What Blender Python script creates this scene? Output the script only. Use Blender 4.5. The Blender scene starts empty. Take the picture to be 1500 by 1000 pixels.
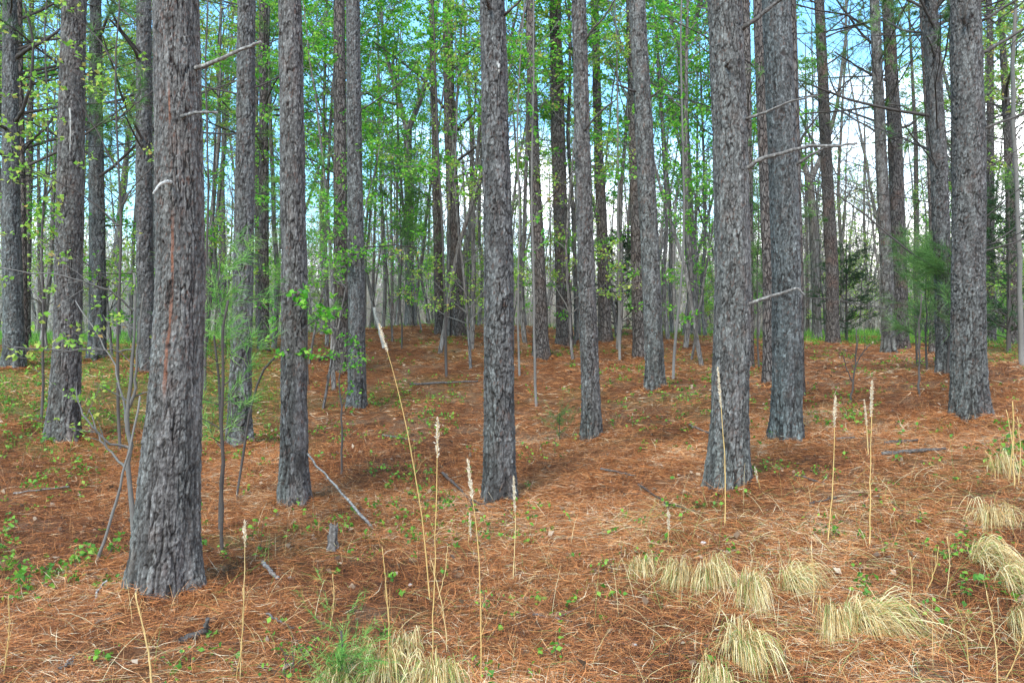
import bpy, math, numpy as np
R = math.radians
PI = math.pi
rng = np.random.default_rng(7)
COL = bpy.context.scene.collection
FPX = 1167.0      # focal length in pixels of the 1500 px wide photograph
EYE = 1.6

# ------------------------------------------------------------------ noise
def _hash(ix, iy, s=0):
    h = (ix.astype(np.int64) * 374761393 + iy.astype(np.int64) * 668265263 + s * 1442695041) & 0xFFFFFFFF
    h = ((h ^ (h >> 13)) * 1274126177) & 0xFFFFFFFF
    h = ((h ^ (h >> 16)) * 2246822519) & 0xFFFFFFFF
    return ((h ^ (h >> 15)) & 0xFFFFFF) / float(0xFFFFFF)
def vnoise(x, y, s=0):
    x = np.asarray(x, float); y = np.asarray(y, float)
    ix = np.floor(x); iy = np.floor(y); fx = x - ix; fy = y - iy
    fx = fx * fx * (3 - 2 * fx); fy = fy * fy * (3 - 2 * fy)
    a = _hash(ix, iy, s); b = _hash(ix + 1, iy, s); c = _hash(ix, iy + 1, s); d = _hash(ix + 1, iy + 1, s)
    return (a * (1 - fx) + b * fx) * (1 - fy) + (c * (1 - fx) + d * fx) * fy * 1.0
def fbm(x, y, s=0, o=4):
    t = 0; a = .5; x = np.asarray(x, float); y = np.asarray(y, float)
    for i in range(o):
        t = t + a * (vnoise(x, y, s + i * 17) - .5); a *= .5; x = x * 2.03 + 5.1; y = y * 2.03 + 1.7
    return t
def smooth(a, b, x):
    t = np.clip((x - a) / (b - a), 0, 1); return t * t * (3 - 2 * t)

# ------------------------------------------------------------------ terrain
_YK = [-400, -40, 0, 3, 5.3, 7, 8, 10, 12, 14, 17, 20, 24, 30, 38, 50, 70, 110, 500]
_ZK = [-2.0, -.4, -.12, -.05, 0, .12, .24, .40, .62, .93, 1.40, 1.66, 1.86, 2.05, 2.25, 2.2, 1.7, .6, -2]
COLLARS = []     # straw heaped round the trunks
def ground(x, y):
    x = np.asarray(x, float); y = np.asarray(y, float)
    add = 0.
    for (cx_, cy_, r_) in COLLARS:
        d_ = np.sqrt((x - cx_) ** 2 + (y - cy_) ** 2); a_ = np.arctan2(y - cy_, x - cx_)
        add = add + (.035 + .02 * np.sin(a_ * 3 + cx_ * 5)) * np.exp(-(np.maximum(d_ - r_, 0) / .16) ** 2)
    return _ground(x, y) + add
def _ground(x, y):
    b = np.interp(y, _YK, _ZK)
    b = b * .5 + .25 * (np.interp(y - .8, _YK, _ZK) + np.interp(y + .8, _YK, _ZK))
    right = .125 * np.clip(x, 0, 6.5) * smooth(2.0, 6.5, y) * (1 - smooth(9.5, 17, y))
    left = .42 * smooth(2.8, 6.5, -x) * smooth(6, 10.5, y) * (1 - smooth(12, 18, y))
    rightfar = -.22 * smooth(3, 9, x) * smooth(16, 24, y) * (1 - smooth(60, 90, y))
    leftfar = -.30 * smooth(3, 10, -x) * smooth(17, 24, y) * (1 - smooth(60, 90, y))
    mound = .20 * np.exp(-((x + 2.6) / 4.) ** 2) * smooth(14, 21, y) * (1 - smooth(30, 50, y))
    h = b + right + left + rightfar + leftfar + mound
    d = np.sqrt(x * x + y * y)
    h = h + .16 * fbm(x * .35, y * .35, 3, 3) * smooth(1, 6, d)
    near = 1 - smooth(14, 40, d)
    h = h + (.10 * fbm(x * 1.6, y * 1.6, 11, 3) + .075 * fbm(x * 6, y * 6, 29, 3)) * (.25 + .75 * near)
    return h
def gz(x, y): return float(ground(np.array([x]), np.array([y]))[0])
def hit(px, py, ymin=2.6, ymax=45.):
    """distance at which the line through photo pixel (px, py) meets the terrain"""
    ys = np.arange(ymin, ymax, .02)
    z = EYE + (500 - py) / FPX * ys
    g = ground((px - 750) / FPX * ys, ys)
    k = np.where(z <= g)[0]
    return float(ys[k[0]]) if len(k) else 24.0
def W(px, py, Y): return np.array([(px - 750) / FPX * Y, Y, EYE + (500 - py) / FPX * Y])

# ------------------------------------------------------------------ mesh helpers
class MB:
    def __init__(s): s.v = []; s.f = {3: [], 4: []}; s.a = []; s.n = 0
    def add(s, v, f, attr=None):
        v = np.asarray(v, np.float32).reshape(-1, 3); f = np.asarray(f, np.int64)
        if len(v) == 0 or len(f) == 0: return
        s.v.append(v); s.f[f.shape[1]].append(f + s.n); s.n += len(v)
        s.a.append(np.asarray(attr, np.float32) if attr is not None else np.full(len(v), .5, np.float32))
    def build(s, name, mat, parent=None, smooth_=True, extra=None):
        me = bpy.data.meshes.new(name)
        V = np.concatenate(s.v); nv = len(V)
        fl = []; st = []; off = 0
        for k in (3, 4):
            if s.f[k]:
                F = np.concatenate(s.f[k]); fl.append(F.ravel()); st.append(off + np.arange(len(F)) * k); off += F.size
        L = np.concatenate(fl).astype(np.int32); S = np.concatenate(st).astype(np.int32)
        me.vertices.add(nv); me.vertices.foreach_set('co', V.ravel())
        me.loops.add(len(L)); me.loops.foreach_set('vertex_index', L)
        me.polygons.add(len(S)); me.polygons.foreach_set('loop_start', S)
        if smooth_: me.polygons.foreach_set('use_smooth', np.ones(len(S), bool))
        me.update(calc_edges=True)
        at = me.attributes.new('rnd', 'FLOAT', 'POINT'); at.data.foreach_set('value', np.concatenate(s.a))
        if extra:
            for k, val in extra.items():
                at = me.attributes.new(k, 'FLOAT', 'POINT'); at.data.foreach_set('value', np.asarray(val, np.float32))
        me.materials.append(mat)
        o = bpy.data.objects.new(name, me); COL.objects.link(o); o.parent = parent
        return o
def tubes(mb, P, Rr, k=5, attr=None):
    """P (N,m,3) polylines, Rr (N,m) radii"""
    P = np.asarray(P, float); Rr = np.asarray(Rr, float)
    if P.ndim == 2: P = P[None]; Rr = Rr[None]
    N, m, _ = P.shape
    if N == 0: return
    T = np.gradient(P, axis=1); T /= np.linalg.norm(T, axis=2, keepdims=True) + 1e-9
    ref = np.where(np.abs(T[:, :1, 2:3]) > .8, np.array([1., 0, 0]), np.array([0, 0, 1.]))
    ref = np.broadcast_to(ref, T.shape)
    A = np.cross(T, ref); A /= np.linalg.norm(A, axis=2, keepdims=True) + 1e-9
    B = np.cross(T, A)
    th = np.arange(k) / k * 2 * PI
    V = P[:, :, None] + Rr[:, :, None, None] * (A[:, :, None] * np.cos(th)[:, None] + B[:, :, None] * np.sin(th)[:, None])
    idx = np.arange(N * m * k).reshape(N, m, k)
    a = idx[:, :-1]; b = idx[:, 1:]
    F = np.stack([a, np.roll(a, -1, 2), np.roll(b, -1, 2), b], -1).reshape(-1, 4)
    at = None if attr is None else np.repeat(np.broadcast_to(attr, (N,)), m * k)
    mb.add(V.reshape(-1, 3), F, at)
    # end caps
    if k == 5 or k == 6 or k == 8:
        cp = []
        for e in (0, m - 1):
            r = idx[:, e]
            for j in range(1, k - 1): cp.append(np.stack([r[:, 0], r[:, j], r[:, j + 1]], -1))
        s_n = mb.n; mb.n -= N * m * k
        mb.f[3].append(np.concatenate(cp) + mb.n); mb.n = s_n
def unit(v): return v / (np.linalg.norm(v, axis=-1, keepdims=True) + 1e-9)
def sprout(rg, P, Rr, n, t0, t1, ang, L, m=5, up=0., wig=.15, r0=.6, flat=1.):
    """child polylines off parent polylines; L (lo, hi) lengths, scaled down towards the parent's tip"""
    N, M, _ = P.shape
    t = rg.uniform(t0, t1, (N, n)); q = t * (M - 1); i = np.minimum(q.astype(int), M - 2); fr = (q - i)[..., None]
    rows = np.arange(N)[:, None]
    o = P[rows, i] * (1 - fr) + P[rows, i + 1] * fr
    T = unit(P[rows, i + 1] - P[rows, i])
    rr = Rr[rows, i] * (1 - fr[..., 0]) + Rr[rows, i + 1] * fr[..., 0]
    rv = rg.normal(size=T.shape); rv[..., 2] *= flat
    pe = unit(rv - (rv * T).sum(-1, keepdims=True) * T)
    a = rg.uniform(ang[0], ang[1], t.shape)[..., None]
    d = T * np.cos(a) + pe * np.sin(a); d[..., 2] *= flat
    d = unit(d).reshape(-1, 3); o = o.reshape(-1, 3)
    l = (rg.uniform(L[0], L[1], t.shape) * (1 - .45 * t)).reshape(-1)
    K = len(d); out = np.empty((K, m, 3)); out[:, 0] = o
    for j in range(1, m):
        d = unit(d + rg.normal(size=d.shape) * wig + np.array([0, 0, up]) / m)
        out[:, j] = out[:, j - 1] + d * (l / (m - 1))[:, None]
    rad = (rr * r0).reshape(-1, 1) * np.linspace(1, .25, m)[None]
    return out, rad
def leaves(mb, rg, P, n, size, spread, up=.5, tip=.2):
    """n leaves scattered on every polyline"""
    N, M, _ = P.shape
    t = rg.uniform(tip, 1, (N, n)) * (M - 1.001); i = t.astype(int); fr = (t - i)[..., None]; rows = np.arange(N)[:, None]
    c = (P[rows, i] * (1 - fr) + P[rows, i + 1] * fr).reshape(-1, 3)
    K = len(c); c = c + rg.normal(size=c.shape) * spread
    nrm = unit(rg.normal(size=(K, 3)) + np.array([0, 0, up * 2])); ax = unit(np.cross(nrm, rg.normal(size=(K, 3)))); bx = np.cross(nrm, ax)
    s = rg.uniform(size[0], size[1], (K, 1))
    V = np.stack([c, c + ax * s * .5 + bx * s * .36 + nrm * s * .1, c + ax * s - nrm * s * .12, c + ax * s * .5 - bx * s * .36 + nrm * s * .1], 1)
    F = np.arange(K * 4).reshape(K, 4)
    mb.add(V.reshape(-1, 3), F, np.repeat(rg.random(K), 4))
def needles(mb, rg, tips, dirs, n, ln, w, cone=.9, back=.12):
    K = len(tips)
    d = unit(np.repeat(dirs, n, 0) + rg.normal(size=(K * n, 3)) * cone)
    o = np.repeat(tips, n, 0) - np.repeat(dirs, n, 0) * rg.random((K * n, 1)) * back
    l = rg.uniform(ln[0], ln[1], (K * n, 1))
    s = unit(np.cross(d, rg.normal(size=d.shape))) * w * .5
    e = o + d * l; e[:, 2] -= l[:, 0] * .15
    V = np.stack([o - s, o + s, e], 1)
    mb.add(V.reshape(-1, 3), np.arange(K * n * 3).reshape(-1, 3), np.repeat(np.clip(np.repeat(rg.random(K), n) + rg.normal(size=K * n) * .12, 0, 1), 3))

# ------------------------------------------------------------------ object helpers
def tag(o, label=None, cat=None, group=None, kind=None):
    if label: o['label'] = label
    if cat: o['category'] = cat
    if group: o['group'] = group
    if kind: o['kind'] = kind
    return o
def empty(name, loc, label, cat, group=None):
    o = bpy.data.objects.new(name, None); COL.objects.link(o); o.location = loc; o.empty_display_size = .1
    return tag(o, label, cat, group)
def dup(root, loc, rz, sc, label=None, group=None):
    r = root.copy(); COL.objects.link(r); r.location = loc; r.rotation_euler = (0, 0, rz); r.scale = (sc, sc, sc)
    if label: r['label'] = label
    if group: r['group'] = group
    for ch in root.children:
        c = ch.copy(); COL.objects.link(c); c.parent = r
        for g in ch.children:
            d = g.copy(); COL.objects.link(d); d.parent = c
    return r

# ------------------------------------------------------------------ materials
def mat(name):
    m = bpy.data.materials.new(name); m.use_nodes = True; nt = m.node_tree; nt.nodes.clear()
    out = nt.nodes.new('ShaderNodeOutputMaterial'); return m, nt, out
def N(nt, t, **k):
    n = nt.nodes.new(t)
    for a, b in k.items():
        if a in n.bl_rna.properties: setattr(n, a, b)
        else: n.inputs[a].default_value = b
    return n
def ramp(nt, src, stops, interp='LINEAR'):
    r = nt.nodes.new('ShaderNodeValToRGB'); cr = r.color_ramp; cr.interpolation = interp
    while len(cr.elements) > 1: cr.elements.remove(cr.elements[-1])
    cr.elements[0].position = stops[0][0]; cr.elements[0].color = (*stops[0][1], 1)
    for p, c in stops[1:]:
        e = cr.elements.new(p); e.color = (*c, 1)
    if src is not None: nt.links.new(src, r.inputs[0])
    return r
def rnd_mat(name, stops, rough=.8, transl=0., nscale=0., namt=0.):
    """colour from the per-piece random attribute; optional translucency for leaves"""
    m, nt, out = mat(name); lk = nt.links.new
    at = N(nt, 'ShaderNodeAttribute', attribute_name='rnd')
    src = at.outputs['Fac']
    if nscale:
        tc = N(nt, 'ShaderNodeTexCoord'); no = N(nt, 'ShaderNodeTexNoise', Scale=nscale, Detail=4.)
        lk(tc.outputs['Object'], no.inputs['Vector'])
        s = N(nt, 'ShaderNodeMath', operation='SUBTRACT'); lk(no.outputs[0], s.inputs[0]); s.inputs[1].default_value = .5
        a = N(nt, 'ShaderNodeMath', operation='MULTIPLY_ADD'); lk(s.outputs[0], a.inputs[0]); a.inputs[1].default_value = namt; lk(src, a.inputs[2]); src = a.outputs[0]
    rp = ramp(nt, src, stops)
    p = N(nt, 'ShaderNodeBsdfPrincipled', Roughness=rough); lk(rp.outputs[0], p.inputs['Base Color'])
    p.inputs['Specular IOR Level'].default_value = .25
    if transl:
        t = N(nt, 'ShaderNodeBsdfTranslucent'); lk(rp.outputs[0], t.inputs[0])
        mx = N(nt, 'ShaderNodeMixShader', Fac=transl); lk(p.outputs[0], mx.inputs[1]); lk(t.outputs[0], mx.inputs[2]); lk(mx.outputs[0], out.inputs[0])
    else: lk(p.outputs[0], out.inputs[0])
    return m
def bark_near():
    m, nt, out = mat('plated pine bark'); lk = nt.links.new
    cr = N(nt, 'ShaderNodeAttribute', attribute_name='rnd').outputs['Fac']      # 0 in the cracks, 1 on the plates
    pl = N(nt, 'ShaderNodeAttribute', attribute_name='plate').outputs['Fac']    # one value per plate
    kn = N(nt, 'ShaderNodeAttribute', attribute_name='knot').outputs['Fac']
    rs = N(nt, 'ShaderNodeAttribute', attribute_name='rust').outputs['Fac']
    ba = N(nt, 'ShaderNodeAttribute', attribute_name='lichen').outputs['Fac']
    tc = N(nt, 'ShaderNodeTexCoord'); mp = N(nt, 'ShaderNodeMapping'); mp.inputs['Scale'].default_value = (1, 1, .45)
    lk(tc.outputs['Object'], mp.inputs[0])
    n1 = N(nt, 'ShaderNodeTexNoise', Scale=70., Detail=6., Roughness=.7); lk(mp.outputs[0], n1.inputs[0])
    n2 = N(nt, 'ShaderNodeTexNoise', Scale=9., Detail=4., Roughness=.6); lk(mp.outputs[0], n2.inputs[0])
    a = N(nt, 'ShaderNodeMath', operation='MULTIPLY_ADD'); lk(n1.outputs[0], a.inputs[0]); a.inputs[1].default_value = 1.7; 
    b = N(nt, 'ShaderNodeMath', operation='MULTIPLY_ADD'); lk(pl, b.inputs[0]); b.inputs[1].default_value = .8; b.inputs[2].default_value = -.78
    lk(b.outputs[0], a.inputs[2])
    col = ramp(nt, a.outputs[0], [(.0, (.022, .018, .016)), (.25, (.060, .053, .050)), (.42, (.095, .085, .080)), (.6, (.142, .129, .122)), (.8, (.205, .19, .18)), (1., (.31, .295, .28))])
    # reddish inner bark where flakes have come off
    red = N(nt, 'ShaderNodeMix', data_type='RGBA'); rr = ramp(nt, n2.outputs[0], [(.54, (0, 0, 0)), (.72, (.35, .35, .35))])
    lk(rr.outputs[0], red.inputs[0]); lk(col.outputs[0], red.inputs[6]); red.inputs[7].default_value = (.135, .078, .06, 1)
    # grey-green lichen tint
    li = N(nt, 'ShaderNodeMix', data_type='RGBA'); lk(ba, li.inputs[0]); lk(red.outputs[2], li.inputs[6])
    lm = N(nt, 'ShaderNodeMix', data_type='RGBA', blend_type='MULTIPLY', Factor=1.); lk(red.outputs[2], lm.inputs[6]); lm.inputs[7].default_value = (.92, 1.03, .98, 1); lk(lm.outputs[2], li.inputs[7])
    ru = N(nt, 'ShaderNodeMix', data_type='RGBA'); lk(rs, ru.inputs[0]); lk(li.outputs[2], ru.inputs[6]); ru.inputs[7].default_value = (.22, .088, .05, 1)
    ck = N(nt, 'ShaderNodeMix', data_type='RGBA'); lk(cr, ck.inputs[0]); ck.inputs[6].default_value = (.016, .012, .010, 1); lk(ru.outputs[2], ck.inputs[7])
    kk = N(nt, 'ShaderNodeMix', data_type='RGBA'); lk(kn, kk.inputs[0]); lk(ck.outputs[2], kk.inputs[6]); kk.inputs[7].default_value = (.045, .032, .028, 1)
    oi = N(nt, 'ShaderNodeObjectInfo'); tr = ramp(nt, oi.outputs['Random'], [(0, (.85, .84, .85)), (.35, (1.04, .99, .96)), (.7, (.95, 1.0, 1.02)), (1, (1.15, 1.13, 1.1))])
    tm = N(nt, 'ShaderNodeMix', data_type='RGBA', blend_type='MULTIPLY', Factor=1.); lk(kk.outputs[2], tm.inputs[6]); lk(tr.outputs[0], tm.inputs[7])
    p = N(nt, 'ShaderNodeBsdfPrincipled', Roughness=.88); lk(tm.outputs[2], p.inputs['Base Color']); p.inputs['Specular IOR Level'].default_value = .25
    bu = N(nt, 'ShaderNodeBump', Strength=.8, Distance=.006); lk(n1.outputs[0], bu.inputs['Height']); lk(bu.outputs[0], p.inputs['Normal'])
    lk(p.outputs[0], out.inputs[0]); return m
def bark_far(name, lo, hi, zs=.3, sc=16., bump=.02, tint=(.2, .1, .07)):
    m, nt, out = mat(name); lk = nt.links.new
    tc = N(nt, 'ShaderNodeTexCoord'); mp = N(nt, 'ShaderNodeMapping'); mp.inputs['Scale'].default_value = (1, 1, zs); lk(tc.outputs['Object'], mp.inputs[0])
    nz = N(nt, 'ShaderNodeTexNoise', Scale=sc * .7, Detail=3.); lk(mp.outputs[0], nz.inputs[0])
    ad = N(nt, 'ShaderNodeMix', data_type='RGBA', blend_type='ADD', Factor=.06); lk(mp.outputs[0], ad.inputs[6]); lk(nz.outputs[1], ad.inputs[7])
    v = N(nt, 'ShaderNodeTexVoronoi', feature='DISTANCE_TO_EDGE', Scale=sc); lk(ad.outputs[2], v.inputs['Vector'])
    v2 = N(nt, 'ShaderNodeTexVoronoi', feature='F1', Scale=sc); lk(ad.outputs[2], v2.inputs['Vector'])
    n2 = N(nt, 'ShaderNodeTexNoise', Scale=sc * 3, Detail=4.); lk(mp.outputs[0], n2.inputs[0])
    c = ramp(nt, n2.outputs[0], [(.3, lo), (.7, hi)])
    sep = N(nt, 'ShaderNodeSeparateColor'); lk(v2.outputs['Color'], sep.inputs[0])
    mu = N(nt, 'ShaderNodeMix', data_type='RGBA', blend_type='MULTIPLY', Factor=.7); lk(c.outputs[0], mu.inputs[6])
    g = ramp(nt, sep.outputs[0], [(0, (.55, .5, .5)), (1, (1.2, 1.2, 1.2))]); lk(g.outputs[0], mu.inputs[7])
    n3 = N(nt, 'ShaderNodeTexNoise', Scale=2.3, Detail=4.); lk(tc.outputs['Object'], n3.inputs[0])
    rr = ramp(nt, n3.outputs[0], [(.5, (0, 0, 0)), (.7, (.5, .5, .5))])
    rd = N(nt, 'ShaderNodeMix', data_type='RGBA'); lk(rr.outputs[0], rd.inputs[0]); lk(mu.outputs[2], rd.inputs[6]); rd.inputs[7].default_value = (*tint, 1)
    e = ramp(nt, v.outputs[0], [(0, (0, 0, 0)), (.12, (1, 1, 1))])
    ck = N(nt, 'ShaderNodeMix', data_type='RGBA'); lk(e.outputs[0], ck.inputs[0]); ck.inputs[6].default_value = (lo[0] * .45, lo[1] * .4, lo[2] * .4, 1); lk(rd.outputs[2], ck.inputs[7])
    p = N(nt, 'ShaderNodeBsdfPrincipled', Roughness=.9); lk(ck.outputs[2], p.inputs['Base Color']); p.inputs['Specular IOR Level'].default_value = .2
    bu = N(nt, 'ShaderNodeBump', Strength=.9, Distance=bump); lk(e.outputs[0], bu.inputs['Height']); lk(bu.outputs[0], p.inputs['Normal'])
    lk(p.outputs[0], out.inputs[0]); return m
def ground_mat():
    m, nt, out = mat('pine straw floor'); lk = nt.links.new
    gr = N(nt, 'ShaderNodeAttribute', attribute_name='green').outputs['Fac']
    tc = N(nt, 'ShaderNodeTexCoord')
    n1 = N(nt, 'ShaderNodeTexNoise', Scale=60., Detail=8., Roughness=.75); lk(tc.outputs['Object'], n1.inputs[0])
    n2 = N(nt, 'ShaderNodeTexNoise', Scale=1.7, Detail=6., Roughness=.6); lk(tc.outputs['Object'], n2.inputs[0])
    c1 = ramp(nt, n1.outputs[0], [(.3, (.06, .026, .014)), (.5, (.16, .06, .024)), (.7, (.38, .16, .065))])
    c2 = ramp(nt, n1.outputs[0], [(.3, (.05, .026, .016)), (.5, (.20, .11, .06)), (.7, (.44, .30, .19))])
    mk = ramp(nt, n2.outputs[0], [(.48, (0, 0, 0)), (.66, (1, 1, 1))])
    mx = N(nt, 'ShaderNodeMix', data_type='RGBA'); lk(mk.outputs[0], mx.inputs[0]); lk(c1.outputs[0], mx.inputs[6]); lk(c2.outputs[0], mx.inputs[7])
    cg = ramp(nt, n1.outputs[0], [(.3, (.03, .045, .012)), (.5, (.10, .15, .03)), (.7, (.25, .32, .08))])
    n3 = N(nt, 'ShaderNodeTexNoise', Scale=9., Detail=6., Roughness=.7); lk(tc.outputs['Object'], n3.inputs[0])
    gm = N(nt, 'ShaderNodeMath', operation='MULTIPLY_ADD', use_clamp=True); lk(n3.outputs[0], gm.inputs[0]); gm.inputs[1].default_value = 5.; gm.inputs[2].default_value = -2.6
    gs = N(nt, 'ShaderNodeMath', operation='MULTIPLY_ADD', use_clamp=True); lk(gr, gs.inputs[0]); gs.inputs[1].default_value = 3.; lk(gm.outputs[0], gs.inputs[2])
    g2 = N(nt, 'ShaderNodeMath', operation='MULTIPLY', use_clamp=True); lk(gs.outputs[0], g2.inputs[0]); lk(gr, g2.inputs[1])
    fx = N(nt, 'ShaderNodeMix', data_type='RGBA'); lk(g2.outputs[0], fx.inputs[0]); lk(mx.outputs[2], fx.inputs[6]); lk(cg.outputs[0], fx.inputs[7])
    p = N(nt, 'ShaderNodeBsdfPrincipled', Roughness=.95); lk(fx.outputs[2], p.inputs['Base Color']); p.inputs['Specular IOR Level'].default_value = .15
    bu = N(nt, 'ShaderNodeBump', Strength=1., Distance=.03); lk(n1.outputs[0], bu.inputs['Height']); lk(bu.outputs[0], p.inputs['Normal'])
    lk(p.outputs[0], out.inputs[0]); return m

M_BARK = bark_near()
M_PFAR = bark_far('pine bark plates', (.06, .05, .045), (.16, .14, .13), sc=24)
M_PDARK = bark_far('brown pine bark', (.07, .056, .049), (.195, .165, .148), tint=(.15, .09, .065), sc=24)
M_HARD = bark_far('smooth grey hardwood bark', (.10, .088, .078), (.24, .215, .195), zs=.15, sc=22, bump=.005, tint=(.16, .12, .10))
M_DEAD = rnd_mat('weathered dead wood', [(0, (.05, .04, .034)), (.5, (.14, .12, .108)), (1, (.40, .37, .335))], nscale=45, namt=1.7)
M_TWIG = rnd_mat('dark twig bark', [(0, (.035, .028, .024)), (1, (.10, .08, .07))], nscale=20, namt=.6)
M_TWIGP = rnd_mat('pale twig bark', [(0, (.07, .06, .052)), (1, (.20, .175, .155))], nscale=20, namt=.6)
M_LEAF = rnd_mat('spring leaves', [(0, (.06, .26, .02)), (.5, (.15, .46, .04)), (1, (.38, .64, .08))], .45, .55)
M_LEAFY = rnd_mat('yellow green spring leaves', [(0, (.18, .38, .04)), (.6, (.36, .56, .09)), (.9, (.48, .50, .10)), (1, (.46, .28, .10))], .5, .5)
M_NEED = rnd_mat('pine needles', [(0, (.05, .12, .03)), (.5, (.10, .21, .05)), (1, (.20, .33, .09))], .5, .35)
M_NEEDB = rnd_mat('bright young pine needles', [(0, (.07, .20, .03)), (.5, (.15, .34, .06)), (1, (.30, .46, .11))], .5, .3)
M_CEDAR = rnd_mat('dark cedar sprays', [(0, (.018, .045, .015)), (1, (.05, .10, .03))], .6, .15)
M_STRAW = rnd_mat('fallen pine straw', [(0, (.03, .013, .008)), (.22, (.15, .05, .02)), (.50, (.39, .135, .042)), (.75, (.60, .225, .070)), (.95, (.66, .36, .15)), (1, (.74, .58, .38))], .6, .0)
M_LITTER = rnd_mat('dry leaf litter', [(0, (.10, .06, .04)), (.6, (.30, .18, .10)), (1, (.46, .34, .24))], .7, .1)
M_GREEN = rnd_mat('low green seedlings', [(0, (.05, .15, .02)), (.5, (.11, .28, .03)), (1, (.24, .42, .05))], .5, .35)
M_GRASS = rnd_mat('pale bunch grass', [(0, (.16, .27, .05)), (.3, (.34, .36, .11)), (.42, (.36, .18, .07)), (.56, (.56, .36, .14)), (.74, (.74, .56, .27)), (1, (.84, .70, .43))], .6, .2)
M_GOLD = rnd_mat('golden dry stalk', [(0, (.40, .24, .08)), (.5, (.60, .38, .14)), (1, (.72, .52, .26))], .6, .1)
M_SEED = rnd_mat('fluffy cream seed head', [(0, (.50, .36, .22)), (.5, (.72, .58, .42)), (1, (.86, .77, .63))], .8, .2)
M_GROUND = ground_mat()
M_FAR = rnd_mat('far grey brown stems', [(0, (.28, .23, .19)), (1, (.56, .50, .44))])

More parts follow.
